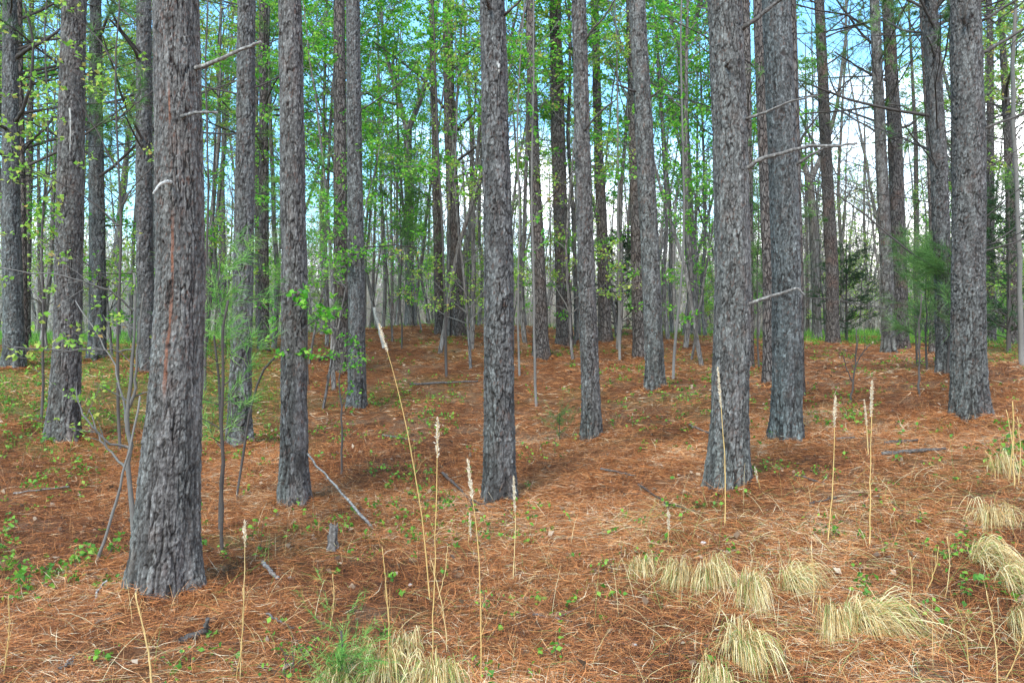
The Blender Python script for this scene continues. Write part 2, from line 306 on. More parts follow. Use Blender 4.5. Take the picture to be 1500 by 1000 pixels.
# name, base px, base py, [(py, centre px, width px)...] bottom to top, options
PINES = [
 dict(b=(242, 862), p=[(830, 243, 92), (700, 249, 83), (600, 255, 75), (400, 264, 66), (200, 262, 64), (0, 259, 62)], rust=1, fl=1.24, nb=0, seed=1, kn=[(265, 100, 5), (283, 170, 5), (262, 507, 5.5), (246, 272, 3), (280, 275, 2.5), (252, 358, 3), (272, 440, 2.5), (240, 610, 3)],
      l='massive plated pine in the left foreground, thickest trunk, rusty bark streak and pale broken stubs'),
 dict(b=(91, 648), p=[(600, 93, 42), (500, 98, 37), (300, 102, 36), (100, 106, 33), (0, 108, 32)], seed=2, nb=5, l='tall grey pine with a long white resin streak near the left edge'),
 dict(b=(20, 541), p=[(500, 20, 27), (300, 17, 23), (100, 15, 20), (0, 14, 18)], seed=3, nb=8, cr=1, l='dark branchy pine cut close to the left edge of the photo'),
 dict(b=(37, 533), p=[(450, 35, 9), (200, 32, 8), (0, 29, 7)], seed=31, nb=5, cr=1, dk=1, l='slim dark pine tucked against the branchy pine at the left edge'),
 dict(b=(142, 529), p=[(480, 143, 23), (250, 141, 20), (0, 139, 15)], seed=4, nb=8, cr=1, l='mid-sized pine just right of the resin-streaked pine'),
 dict(b=(215, 545), p=[(450, 214, 23), (250, 211, 22), (0, 211, 20)], seed=5, nb=4, cr=1, l='pine half hidden behind the left side of the massive foreground pine'),
 dict(b=(237, 528), p=[(400, 234, 18), (0, 232, 16)], seed=6, nb=2, l='pine almost wholly covered by the massive foreground trunk'),
 dict(b=(350, 655), p=[(620, 350, 33), (500, 354, 29), (300, 358, 27), (0, 361, 24)], seed=7, nb=3, l='pine behind the fine green needle sprays, between the two nearest left pines'),
 dict(b=(386, 517), p=[(400, 386, 15), (0, 386, 12)], seed=8, nb=6, dk=1, cr=1, l='thin brown pine in green leaves just left of the scaly straight pine'),
 dict(b=(431, 740), p=[(700, 431, 41), (600, 431, 37), (400, 431, 36), (200, 428, 34), (0, 424, 32)], fl=1.3, seed=9, nb=0, l='straight scaly pine with the pale leaning stick resting at its foot'),
 dict(b=(500, 548), p=[(450, 499, 21), (250, 498, 19), (0, 497, 16)], seed=10, nb=5, dk=1, l='brown pine wreathed in green leaves left of the slender speckled pine'),
 dict(b=(524, 600), p=[(560, 523, 25), (400, 522, 23), (200, 519, 21), (0, 517, 19)], seed=11, nb=2, l='slender speckled grey pine standing alone left of centre'),
 dict(b=(601, 474), p=[(300, 599, 13), (190, 597, 12)], seed=12, nb=0, fork=1, hw=1, l='pale forked hardwood on the crest left of centre'),
 dict(b=(646, 489), p=[(300, 640, 13), (150, 636, 10), (0, 632, 8)], seed=13, nb=5, dk=1, l='thinner of the two brown pines on the crest left of the central pine'),
 dict(b=(672, 491), p=[(400, 668, 20), (200, 659, 17), (0, 655, 14)], seed=14, nb=9, dk=1, l='dark bent pine with wide side limbs just left of the central pine'),
 dict(b=(732, 738), p=[(700, 732, 46), (600, 731, 43), (400, 731, 42), (200, 726, 39), (0, 721, 35)], fl=1.22, seed=15, nb=0, kn=[(728, 92, 4), (713, 12, 4), (722, 150, 2.5), (737, 152, 2.5), (724, 200, 3), (728, 235, 3), (724, 310, 2), (730, 410, 2.5), (738, 440, 2.5), (742, 512, 3), (726, 345, 2)], l='grey pine in the very centre, a pale bare scar at its foot'),
 dict(b=(795, 525), p=[(450, 791, 22), (250, 783, 17), (0, 776, 13)], seed=16, nb=5, dk=1, l='dark brown pine next right of the central pine'),
 dict(b=(829, 506), p=[(450, 826, 23), (250, 819, 21), (0, 813, 17)], seed=17, nb=5, l='sturdy brown-grey pine between the dark pine and the pale knotty pine'),
 dict(b=(868, 645), p=[(610, 867, 27), (400, 859, 24), (200, 853, 22), (0, 848, 20)], seed=18, nb=0, l='pale knotty pine with a thin curved branch, right of centre'),
 dict(b=(888, 500), p=[(400, 884, 18), (200, 876, 13), (0, 871, 11)], seed=19, nb=5, dk=1, l='slim pine directly behind the pale knotty pine'),
 dict(b=(939, 526), p=[(400, 934, 19), (0, 925, 16)], seed=20, nb=2, dk=1, l='dark pine hugging the left side of the leaning pine'),
 dict(b=(960, 573), p=[(530, 959, 27), (400, 954, 26), (200, 944, 25), (0, 933, 23)], seed=21, nb=0, l='pine leaning left with a short dark branch, in front of its dark twin'),
 dict(b=(1068, 717), p=[(680, 1068, 57), (600, 1070, 53), (400, 1073, 50), (200, 1069, 49), (0, 1061, 48)], fl=1.3, seed=22, nb=0, kn=[(1076, 102, 5), (1058, 180, 3.5), (1064, 210, 2.5), (1072, 350, 3), (1062, 470, 3), (1088, 44, 4), (1092, 174, 3), (1092, 250, 3)], l='broad deeply cracked pine right of centre with four dead branches on its right'),
 dict(b=(1019, 478), p=[(400, 1013, 16), (200, 1003, 14), (75, 998, 12)], seed=36, nb=0, fork=1, hw=1, l='leafy grey-brown hardwood standing between the leaning pine and the four-branched pine'),
 dict(b=(1200, 486), p=[(330, 1192, 12), (265, 1186, 11)], seed=37, nb=0, fork=2, hw=1, l='bare forked hardwood in the bright gap left of the lone straight pine'),
 dict(b=(1098, 541), p=[(300, 1097, 12), (0, 1092, 12)], seed=23, nb=3, dk=1, l='thin dark pine peeking out behind the broad four-branched pine'),
 dict(b=(1128, 565), p=[(400, 1125, 16), (0, 1111, 15)], seed=24, nb=3, dk=1, l='narrow pine behind the left side of the thick right-hand pine'),
 dict(b=(1153, 645), p=[(600, 1153, 42), (400, 1152, 40), (200, 1146, 40), (0, 1137, 39)], seed=25, nb=0, kn=[(1141, 85, 5), (1139, 168, 4), (1141, 252, 4), (1128, 200, 2.5), (1158, 330, 3), (1150, 440, 2.5)], l='thick pine right of the four-branched pine, slightly farther back'),
 dict(b=(1172, 590), p=[(400, 1170, 14), (0, 1160, 12)], seed=26, nb=2, dk=1, l='slim pine behind the right side of the thick right-hand pine'),
 dict(b=(1220, 503), p=[(400, 1219, 18), (200, 1209, 16), (0, 1200, 14)], seed=27, nb=26, up=1, l='straight dark pine standing alone in the bright gap right of centre'),
 dict(b=(1303, 515), p=[(400, 1299, 17), (200, 1290, 15), (0, 1281, 13)], seed=28, nb=26, up=1, l='left pine of the close pair on the right'),
 dict(b=(1320, 511), p=[(400, 1318, 21), (200, 1311, 20), (0, 1300, 16)], seed=29, nb=26, up=1, l='right and thicker pine of the close pair on the right'),
 dict(b=(1388, 548), p=[(400, 1382, 23), (200, 1374, 22), (0, 1361, 21)], seed=30, nb=26, up=1, l='pale grey pine left of the big right-hand pine, its foot hidden by young pine sprays'),
 dict(b=(1366, 520), p=[(400, 1369, 11), (200, 1362, 11), (0, 1352, 10)], seed=32, nb=6, dk=1, l='thin dark pine just behind the pale grey pine on the right'),
 dict(b=(1404, 535), p=[(300, 1402, 14), (0, 1397, 13)], seed=33, nb=6, dk=1, l='brown pine showing along the left side of the big right-hand pine'),
 dict(b=(1420, 613), p=[(580, 1420, 47), (400, 1418, 44), (200, 1420, 42), (0, 1414, 38)], seed=34, nb=0, kn=[(1413, 32, 4), (1430, 80, 3), (1422, 285, 3), (1440, 190, 3), (1412, 430, 2.5), (1428, 505, 2.5)], l='big deeply furrowed pine near the right edge'),
 dict(b=(1485, 505), p=[(350, 1482, 14), (200, 1476, 11), (0, 1465, 8)], seed=35, nb=26, up=1, cr=1, dk=1, l='slim branchy pine at the far right edge'),
]
for T in PINES: T['Y'] = hit(*T['b'])
for T in PINES:
    if T['Y'] < 17: COLLARS.append((W(T['b'][0], 0, T['Y'])[0], T['Y'], T['p'][0][2] / FPX * T['Y'] / 2))
# ------------------------------------------------------------------ ground sheet
ang = np.concatenate([np.arange(-180, -42, 3.), np.arange(-42, 42, .16), np.arange(42, 180, 3.)])
rad = np.concatenate([[.05, .5, 1., 1.6], 2.2 * 1.0075 ** np.arange(0, 460), 70 * 1.08 ** np.arange(0, 26)])
AA, RR = np.meshgrid(np.radians(ang), rad)
GX = RR * np.sin(AA); GY = RR * np.cos(AA); GZ = ground(GX, GY)
def greenness(x, y):
    px = 750 + x / np.maximum(y, .5) * FPX
    g = .9 * smooth(18.5, 22, y) * smooth(1100, 1230, px) + .75 * smooth(16, 19.5, y) * (1 - smooth(250, 420, px))
    g += .55 * smooth(7.0, 9.0, y) * (1 - smooth(120, 420, px)) + .35 * smooth(26, 30, y) + .5 * smooth(8, 12, y) * smooth(250, 330, px) * (1 - smooth(350, 480, px))
    g += .7 * smooth(13, 18, y) * smooth(1400, 1500, px) + .3 * smooth(18, 22, y) * smooth(920, 1000, px)
    g += .22 * smooth(.0, .22, fbm(x * .8 + 9, y * .8, 71, 3))
    return np.clip(g, 0, 1)
mb = MB(); nr, nc = AA.shape
idx = np.arange(nr * nc).reshape(nr, nc); a = idx[:-1]; b = idx[1:]
F = np.stack([a, np.roll(a, -1, 1), np.roll(b, -1, 1), b], -1).reshape(-1, 4)[:, ::-1]
mb.add(np.stack([GX, GY, GZ], -1).reshape(-1, 3), F)
tag(mb.build('ground', M_GROUND, extra={'green': greenness(GX, GY).ravel()}), kind='structure')

# ------------------------------------------------------------------ pine straw and litter (nobody could count it)
def wedge(n, y0, y1, pw=1., marg=1.12):
    u = rng.random(n); y = (y0 ** pw + u * (y1 ** pw - y0 ** pw)) ** (1 / pw)
    x = (rng.random(n) * 2 - 1) * y * .643 * marg
    return x, y
def straw(n, y0, y1, ln, w, lift, tilt):
    x, y = wedge(n, y0, y1, 2.)
    # clumped: drop part of them where the carpet is thin
    keep = rng.random(n) < .22 + 2.6 * (fbm(x * 2.6, y * 2.6, 51, 4) + .25); x = x[keep]; y = y[keep]; n = len(x)
    th = 2 * PI * vnoise(x * 1.3, y * 1.3, 90) * 1.5 + rng.normal(size=n) * 1.1
    l = rng.uniform(ln[0], ln[1], n); tz = rng.normal(size=n) * tilt; 
    z0 = ground(x, y) + rng.random(n) ** 2 * lift
    dx = np.cos(th) * l * .5; dy = np.sin(th) * l * .5
    z1 = np.maximum(ground(x - dx, y - dy) + .003, z0 - tz * l * .5); z2 = np.maximum(ground(x + dx, y + dy) + .003, z0 + tz * l * .5)
    bow = rng.normal(size=n) * l * .12
    c = np.stack([x - np.sin(th) * bow, y + np.cos(th) * bow, np.maximum(z0, (z1 + z2) / 2) + .003], -1)
    s = np.stack([-np.sin(th), np.cos(th), rng.normal(size=n) * .8], -1); s = unit(s) * (w * rng.uniform(.6, 1.2, n))[:, None] * .5
    A = np.stack([x - dx, y - dy, z1], -1); B = np.stack([x + dx, y + dy, z2], -1)
    V = np.stack([A, c - s, B, c + s], 1)
    col = np.clip(.5 + .9 * fbm(x * 1.1, y * 1.1, 33, 3) + rng.normal(size=n) * .30 - .07, 0, 1)
    return V.reshape(-1, 3), np.arange(n * 4).reshape(n, 4), np.repeat(col, 4)
mb = MB()
mb.add(*straw(600000, 3.0, 9.5, (.08, .19), .0022, .022, .22))
mb.add(*straw(60000, 3.0, 11, (.06, .18), .0024, .07, .8))
mb.add(*straw(330000, 9, 27, (.10, .22), .0052, .03, .25))
for (cx_, cy_, r_) in COLLARS:      # needles heaped against the trunk feet
    n_ = int(900 * r_ / .15); th = rng.uniform(0, 2 * PI, n_); d_ = r_ * 1.05 + np.abs(rng.normal(size=n_)) * .09; x = cx_ + d_ * np.cos(th); y = cy_ + d_ * np.sin(th)
    z = ground(x, y) + rng.random(n_) * .04 * np.exp(-(d_ - r_) / .08); a_ = rng.uniform(0, PI, n_); l_ = rng.uniform(.06, .16, n_); dz = rng.normal(size=n_) * .25
    dv_ = np.stack([np.cos(a_), np.sin(a_), dz], -1) * l_[:, None] * .5; sv_ = unit(np.stack([-np.sin(a_), np.cos(a_), rng.normal(size=n_)], -1)) * (.0012 + .00012 * cy_)
    c_ = np.stack([x, y, z + .01], -1); V = np.stack([c_ - dv_, c_ - sv_, c_ + dv_, c_ + sv_], 1); mb.add(V.reshape(-1, 3), np.arange(n_ * 4).reshape(n_, 4), np.repeat(np.clip(rng.normal(size=n_) * .25 + .5, 0, 1), 4))
tag(mb.build('pine_straw', M_STRAW, smooth_=False), 'rust orange pine straw carpeting the whole forest floor', 'pine straw', kind='stuff')

mb = MB()
x, y = wedge(5200, 3.0, 24, 1.6)
P = np.stack([x, y, ground(x, y) + .018], -1)[:, None].repeat(2, 1); P[:, 1, 0] += .01
leaves(mb, rng, P, 1, (.025, .075), .003, up=.9)
tag(mb.build('leaf_litter', M_LITTER), 'pale dry leaves scattered over the pine straw', 'leaf litter', kind='stuff')

def sprigs(mb, x, y, h, nst, nlf, size, rg, spread=.05):
    n = len(x)
    o = np.stack([x, y, ground(x, y) - .005], -1)
    o = np.repeat(o, nst, 0); K = len(o); hh = np.repeat(h, nst) * rg.uniform(.5, 1.1, K)
    d = unit(rg.normal(size=(K, 3)) * np.array([.6, .6, .1]) + [0, 0, 1.])
    P = o[:, None] + d[:, None] * (np.linspace(0, 1, 4)[None] * hh[:, None])[..., None]
    leaves(mb, rg, P, nlf, size, spread, up=.5, tip=.3)
    return P
# ground cover: small seedlings, denser where the floor is green
mb = MB(); x, y = wedge(22000, 3.2, 26, 1.5)
keep = rng.random(len(x)) < .025 + .6 * greenness(x, y) + .55 * (fbm(x * .9, y * .9, 5, 3) > .13); x = x[keep]; y = y[keep]
sprigs(mb, x, y, rng.uniform(.04, .14, len(x)), 2, 4, (.015, .05), rng, .018)
tag(mb.build('ground_cover', M_GREEN), 'tiny green seedlings sprinkled through the pine straw', 'ground cover', kind='stuff')
def blades(n, ys, xs, h, w, rg, mask=None):
    y = rg.uniform(*ys, n); x = rg.uniform(*xs, n)
    if mask is not None:
        k = rg.random(n) < mask(x, y); x = x[k]; y = y[k]; n = len(x)
    o = np.stack([x, y, ground(x, y) - .01], -1); d = unit(rg.normal(size=(n, 3)) * [.35, .35, .05] + [0, 0, 1.])
    l = rg.uniform(h[0], h[1], (n, 1)); s = unit(np.cross(d, rg.normal(size=(n, 3)))) * w
    V = np.stack([o - s, o + s, o + d * l], 1); return V.reshape(-1, 3), np.arange(n * 3).reshape(-1, 3), np.repeat(rg.random(n), 3)
mb = MB()
mb.add(*blades(60000, (18, 46), (-30, 32), (.10, .38), .010, rng, lambda x, y: greenness(x, y) ** 2 * .8 * (fbm(x * .5, y * .5, 8, 3) > -.08)))
mb.add(*blades(30000, (7.5, 17), (-12, -2.2), (.04, .14), .005, rng, lambda x, y: greenness(x, y) ** 1.5 * .9 * (fbm(x * 1.1, y * 1.1, 8, 3) > -.02)))
tag(mb.build('grass', M_GREEN, smooth_=False), 'short green grass along the edge of the clearing beyond the trees', 'grass', kind='stuff')

# ------------------------------------------------------------------ pines
def worley(u, v, nu, seed):
    iu = np.floor(u); iv = np.floor(v); f1 = np.full(u.shape, 9.); f2 = f1.copy(); cid = np.zeros(u.shape); dv1 = np.zeros(u.shape)
    for du in (-1, 0, 1):
        for dv in (-1, 0, 1):
            cu = iu + du; cv = iv + dv; wu = np.mod(cu, nu)
            qx = cu + .12 + .76 * _hash(wu, cv, seed); qy = cv + .1 + .8 * _hash(wu, cv, seed + 5)
            d = np.sqrt((u - qx) ** 2 + (v - qy) ** 2)
            c = d < f1; f2 = np.where(c, f1, np.minimum(f2, d)); cid = np.where(c, _hash(wu, cv, seed + 9), cid); dv1 = np.where(c, v - qy, dv1); f1 = np.where(c, d, f1)
    return f1, f2, cid, dv1
def trunk(name, prof, H, root, origin, seed, px, fine=True, flare=1.35, m=None, rust=0., lichen=1., amp=1., knots=None):
    """prof: list of (world z above origin, centre x, radius); the trunk mesh in the tree's local space"""
    rg = np.random.default_rng(seed)
    zs = np.array([p[0] for p in prof]); cx = np.array([p[1] for p in prof]); rr = np.array([p[2] for p in prof])
    step = max(px * .75, .006)
    ztop = 1.0 * (EYE + .47 * origin[1] + .6 - origin[2])        # detailed part: what the photograph shows
    zf = np.arange(-.25, min(ztop, H), step * 1.15 if fine else .12)
    if H > zf[-1] + .3: zf = np.concatenate([zf, np.arange(zf[-1] + .25, H, .25)])
    rmean = rr[0]
    nth = int(max(28 if fine else 14, 2 * PI * rmean / step)) if fine else 14
    th = (np.arange(nth) / nth) * 2 * PI + PI / 2
    Z, T = np.meshgrid(zf, th, indexing='ij')
    c = np.interp(Z, zs, cx); r = np.interp(Z, zs, rr)
    if H > zs[-1]:
        ex = Z > zs[-1]; k = (rr[-1] - rr[0]) / max(zs[-1] - zs[0], .5); k = min(max(k, -.014), -.006)
        r = np.where(ex, np.maximum(.02, rr[-1] + (Z - zs[-1]) * k), r)
        kc = (cx[-1] - cx[-2]) / max(zs[-1] - zs[-2], .3); c = np.where(ex, cx[-1] + (Z - zs[-1]) * kc * .6, c)
    yc = .03 * fbm(Z * .5, Z * 0 + seed, seed, 2) * 2
    low = np.exp(-np.maximum(Z + .02, 0) / .22)
    r = r * (1 + (flare - 1) * low * (1 + .4 * np.sin(T * 3 + seed) + .35 * np.sin(T * 5 + seed * 2) + .3 * np.sin(T * 8 + seed * 3)) )
    ex = {}
    if fine:
        circ = 2 * PI * rmean
        q_ = max(1., 1 + .04 * (origin[1] - 6)) * (1. if seed == 1 else rg.uniform(.85, 1.35)); amp *= rg.uniform(.8, 1.15)
        low2 = np.exp(-np.maximum(Z, 0) / .8)
        nA = max(7, round(circ / (.040 * q_))); uA = T / (2 * PI) * nA; tA = .20 * rg.uniform(.8, 1.4)
        wu = 1.3 * fbm(uA * .9, Z * 5, seed + 1, 4); wv = 1.2 * fbm(uA * .9, Z * 7, seed + 2, 4)
        f1, f2, cid, dv = worley(uA + wu, Z / tA + wv, nA, seed)
        nB = max(12, round(circ / (.021 * q_))); uB = T / (2 * PI) * nB; tB = .050 * q_
        wb = 1.5 * fbm(uB * .8, Z * 16, seed + 21, 3)
        g1, g2, cid2, dv2 = worley(uB + wb + wu, Z / tB + 1.6 * fbm(uB * .5, Z * 9, seed + 22, 3), nB, seed + 33)
        nC = nB * 2; amp = amp * 1.15; k1, k2, cid3, dv3 = worley(uB * 2 + wb * 2.2, Z / (tB * .42) + wb * 2, nC, seed + 44)
        sA = smooth(.25, .65, vnoise(uA * .6, Z * 3.1, seed + 12)) * .7 + .3; sA = np.maximum(sA, .9 * low2)
        sB = smooth(.35, .8, vnoise(uB * .45, Z * 5.1, seed + 13))
        crA = 1 - (1 - smooth(.0, .17, f2 - f1)) * sA
        crB = 1 - (1 - smooth(.0, .20, g2 - g1)) * sB * .75
        crC = 1 - (1 - smooth(.0, .25, k2 - k1)) * .3
        fur = np.abs(2 * vnoise(uA * .9 + wu * .8, Z * 1.5 + wv * .3, seed + 8) - 1); furrow = smooth(.02, .30, fur)
        furrow = 1 - (1 - furrow) * (.25 + .75 * low2)
        h = (.010 * crA * (.75 + .25 * cid) + .0045 * cid2 + .003 * crB - .0035 * np.clip(dv2, -.6, .6) + .0018 * cid3 + .008 * fbm(uA * .4, Z * 3, seed + 3, 3) + .009 * furrow) * amp - .021 * amp
        cav = np.clip(crA * crB * crC * (.25 + .75 * furrow), 0, 1)
        kn = np.zeros_like(Z)
        kl = list(knots or [])
        if knots is None:
            for q in range(int(rg.integers(5, 9) * min(ztop, H) / 3.5)):
                kl.append((rg.uniform(.7, min(ztop, H)), rg.uniform(-PI, 0), rg.uniform(.010, .022)))
        for (kz, kt, ks) in kl:
            dt = np.angle(np.exp(1j * (T - kt))) * rmean; d = np.sqrt(dt ** 2 + ((Z - kz) / 1.1) ** 2)
            g = np.exp(-(d / (ks * 2.2)) ** 2); hole = np.exp(-(d / ks) ** 2)
            h = h + .016 * g - .024 * hole; kn = np.maximum(kn, smooth(.35, .8, hole))
        r = r + h
        ex['plate'] = np.clip(.25 * cid + .4 * cid2 + .35 * cid3, 0, 1).ravel(); ex['knot'] = kn.ravel()
        ex['lichen'] = np.clip(lichen * (.30 + .7 * np.exp(-np.maximum(Z, 0) / 1.1)) * smooth(-.2, .25, fbm(uA * .4, Z * 1.2, seed + 4, 3) + .08 - .15 * np.cos(T)), 0, 1).ravel()
        strip = np.zeros_like(Z)
        if rust:
            sc_ = -PI / 2 + .02 + .22 * fbm(Z * 1.6, Z * 0, seed + 6, 2)
            dt = np.abs(np.angle(np.exp(1j * (T - sc_))) * rmean)
            strip = (dt < .007 + .012 * vnoise(Z * 7, Z * 0 + 2, seed)) * smooth(1.2, 1.4, Z) * (1 - smooth(3.1, 3.3, Z)) * smooth(.35, .5, vnoise(Z * 3.2, Z * 0 + 5, seed + 1)) * (.35 + .65 * vnoise(T * 60, Z * 25, 3))
            strip = strip + .25 * (cid3 < .10) * smooth(.9, 1.6, Z)
        else: strip = .22 * (cid3 < .05)
        ex['rust'] = np.clip(strip * rust if rust else strip, 0, 1).ravel()
        at = cav.ravel()
    else:
        nn = vnoise(T * 3, Z * 2, seed); r = r * (.94 + .12 * nn); at = nn.ravel(); ex = None
    X = c + r * np.cos(T); Y = yc + r * np.sin(T)
    mbt = MB(); nz = len(zf); ii = np.arange(nz * nth).reshape(nz, nth); a_ = ii[:-1]; b_ = ii[1:]
    F = np.stack([a_, np.roll(a_, -1, 1), np.roll(b_, -1, 1), b_], -1).reshape(-1, 4)
    mbt.add(np.stack([X, Y, Z], -1).reshape(-1, 3), F, at)
    return mbt.build('trunk', m or (M_BARK if fine else M_PFAR), root, extra=ex), (zf, th)
def prof_at(prof, z):
    zs = [p[0] for p in prof]; return float(np.interp(z, zs, [p[1] for p in prof])), float(np.interp(z, zs, [p[2] for p in prof]))

def dead_branch(rg, o, d, L, r, parent, mt, sub=3, attr=.5, wig=.10, up=.10, m=8, name='branch', sl=.45):
    P = np.empty((1, m, 3)); P[0, 0] = o; dd = unit(np.asarray(d, float))
    for j in range(1, m):
        dd = unit(dd + rg.normal(size=3) * wig + np.array([0, 0, up / m])); P[0, j] = P[0, j - 1] + dd * L / (m - 1)
    Rr = np.linspace(r, r * .35, m)[None]
    mb = MB(); tubes(mb, P, Rr, 6, attr)
    if sub:
        P2, R2 = sprout(rg, P, Rr, sub, .3, .98, (.5, 1.1), (L * sl * .5, L * sl), 5, up=.15, wig=.14, r0=.5); tubes(mb, P2, R2, 4, attr)
        P3, R3 = sprout(rg, P2, R2, 2, .3, .95, (.4, 1.0), (L * sl * .2, L * sl * .5), 4, wig=.15, r0=.6); tubes(mb, P3, R3, 3, attr)
    return mb.build(name, mt, parent)
def path_branch(pts, r0, r1, parent, mt, attr=.5, name='branch', sides=8, nub=True):
    """branch through given local points"""
    pts = np.asarray(pts, float); t = np.linspace(0, 1, len(pts)); tt = np.linspace(0, 1, 4 * len(pts))
    P = np.stack([np.interp(tt, t, pts[:, i]) for i in range(3)], -1)
    P[1:-1] = (P[:-2] + 2 * P[1:-1] + P[2:]) / 4
    P[1:-1] += np.random.default_rng(len(pts)).normal(size=P[1:-1].shape) * r0 * .12
    mb = MB(); tubes(mb, P, np.linspace(r0, r1, len(P)) * (1 + .12 * np.sin(np.arange(len(P)) * 2.3)), sides, attr)
    return mb.build(name, mt, parent)

def live_crown(rg, o_fn, z0, z1, n, L, parent, dens=1., mt=None, nl=(.12, .20), nw=.006, droop=.0, name='crown', up=.25, each=True):
    """pine limbs carrying tufts of needles"""
    z = np.sort(rg.uniform(z0, z1, n)); th = rg.uniform(0, 2 * PI, n)
    m = 7; P = np.empty((n, m, 3))
    for i in range(n):
        x, r = o_fn(z[i]); P[i, 0] = (x + r * .6 * math.cos(th[i]), r * .6 * math.sin(th[i]), z[i])
    d = unit(np.stack([np.cos(th), np.sin(th), rg.uniform(.05, .6, n)], -1)); l = rg.uniform(L[0], L[1], n) * (1 - .5 * (z - z0) / max(z1 - z0, .1))
    for j in range(1, m):
        d = unit(d + rg.normal(size=d.shape) * .08 + np.array([0, 0, up / m - droop / m])); P[:, j] = P[:, j - 1] + d * (l / (m - 1))[:, None]
    Rr = (.012 + .006 * l)[:, None] * np.linspace(1, .35, m)
    P2, R2 = sprout(rg, P, Rr, max(3, int(5 * dens)), .35, 1., (.4, 1.0), (.4, .9), 5, up=.2, wig=.12, r0=.5)
    P3, R3 = sprout(rg, P2, R2, 2, .3, 1., (.4, .9), (.2, .45), 3, up=.3, wig=.1, r0=.6)
    n2 = len(P2) // n; n3 = n2 * 2
    for q in range(n if each else 1):
        limb = MB(); a = slice(q, q + 1) if each else slice(None); b = slice(q * n2, (q + 1) * n2) if each else slice(None); c = slice(q * n3, (q + 1) * n3) if each else slice(None)
        tubes(limb, P[a], Rr[a], 5); tubes(limb, P2[b], R2[b], 4); tubes(limb, P3[c], R3[c], 3); limb.build('branch', M_TWIG, parent)
    mb = MB()
    for Q, k in ((P3, 22), (P2, 22)):
        needles(mb, rg, Q[:, -1], unit(Q[:, -1] - Q[:, -2]), int(k * dens) + 4, nl, nw, .75, .16)
    return mb.build(name, mt or M_NEED, parent)

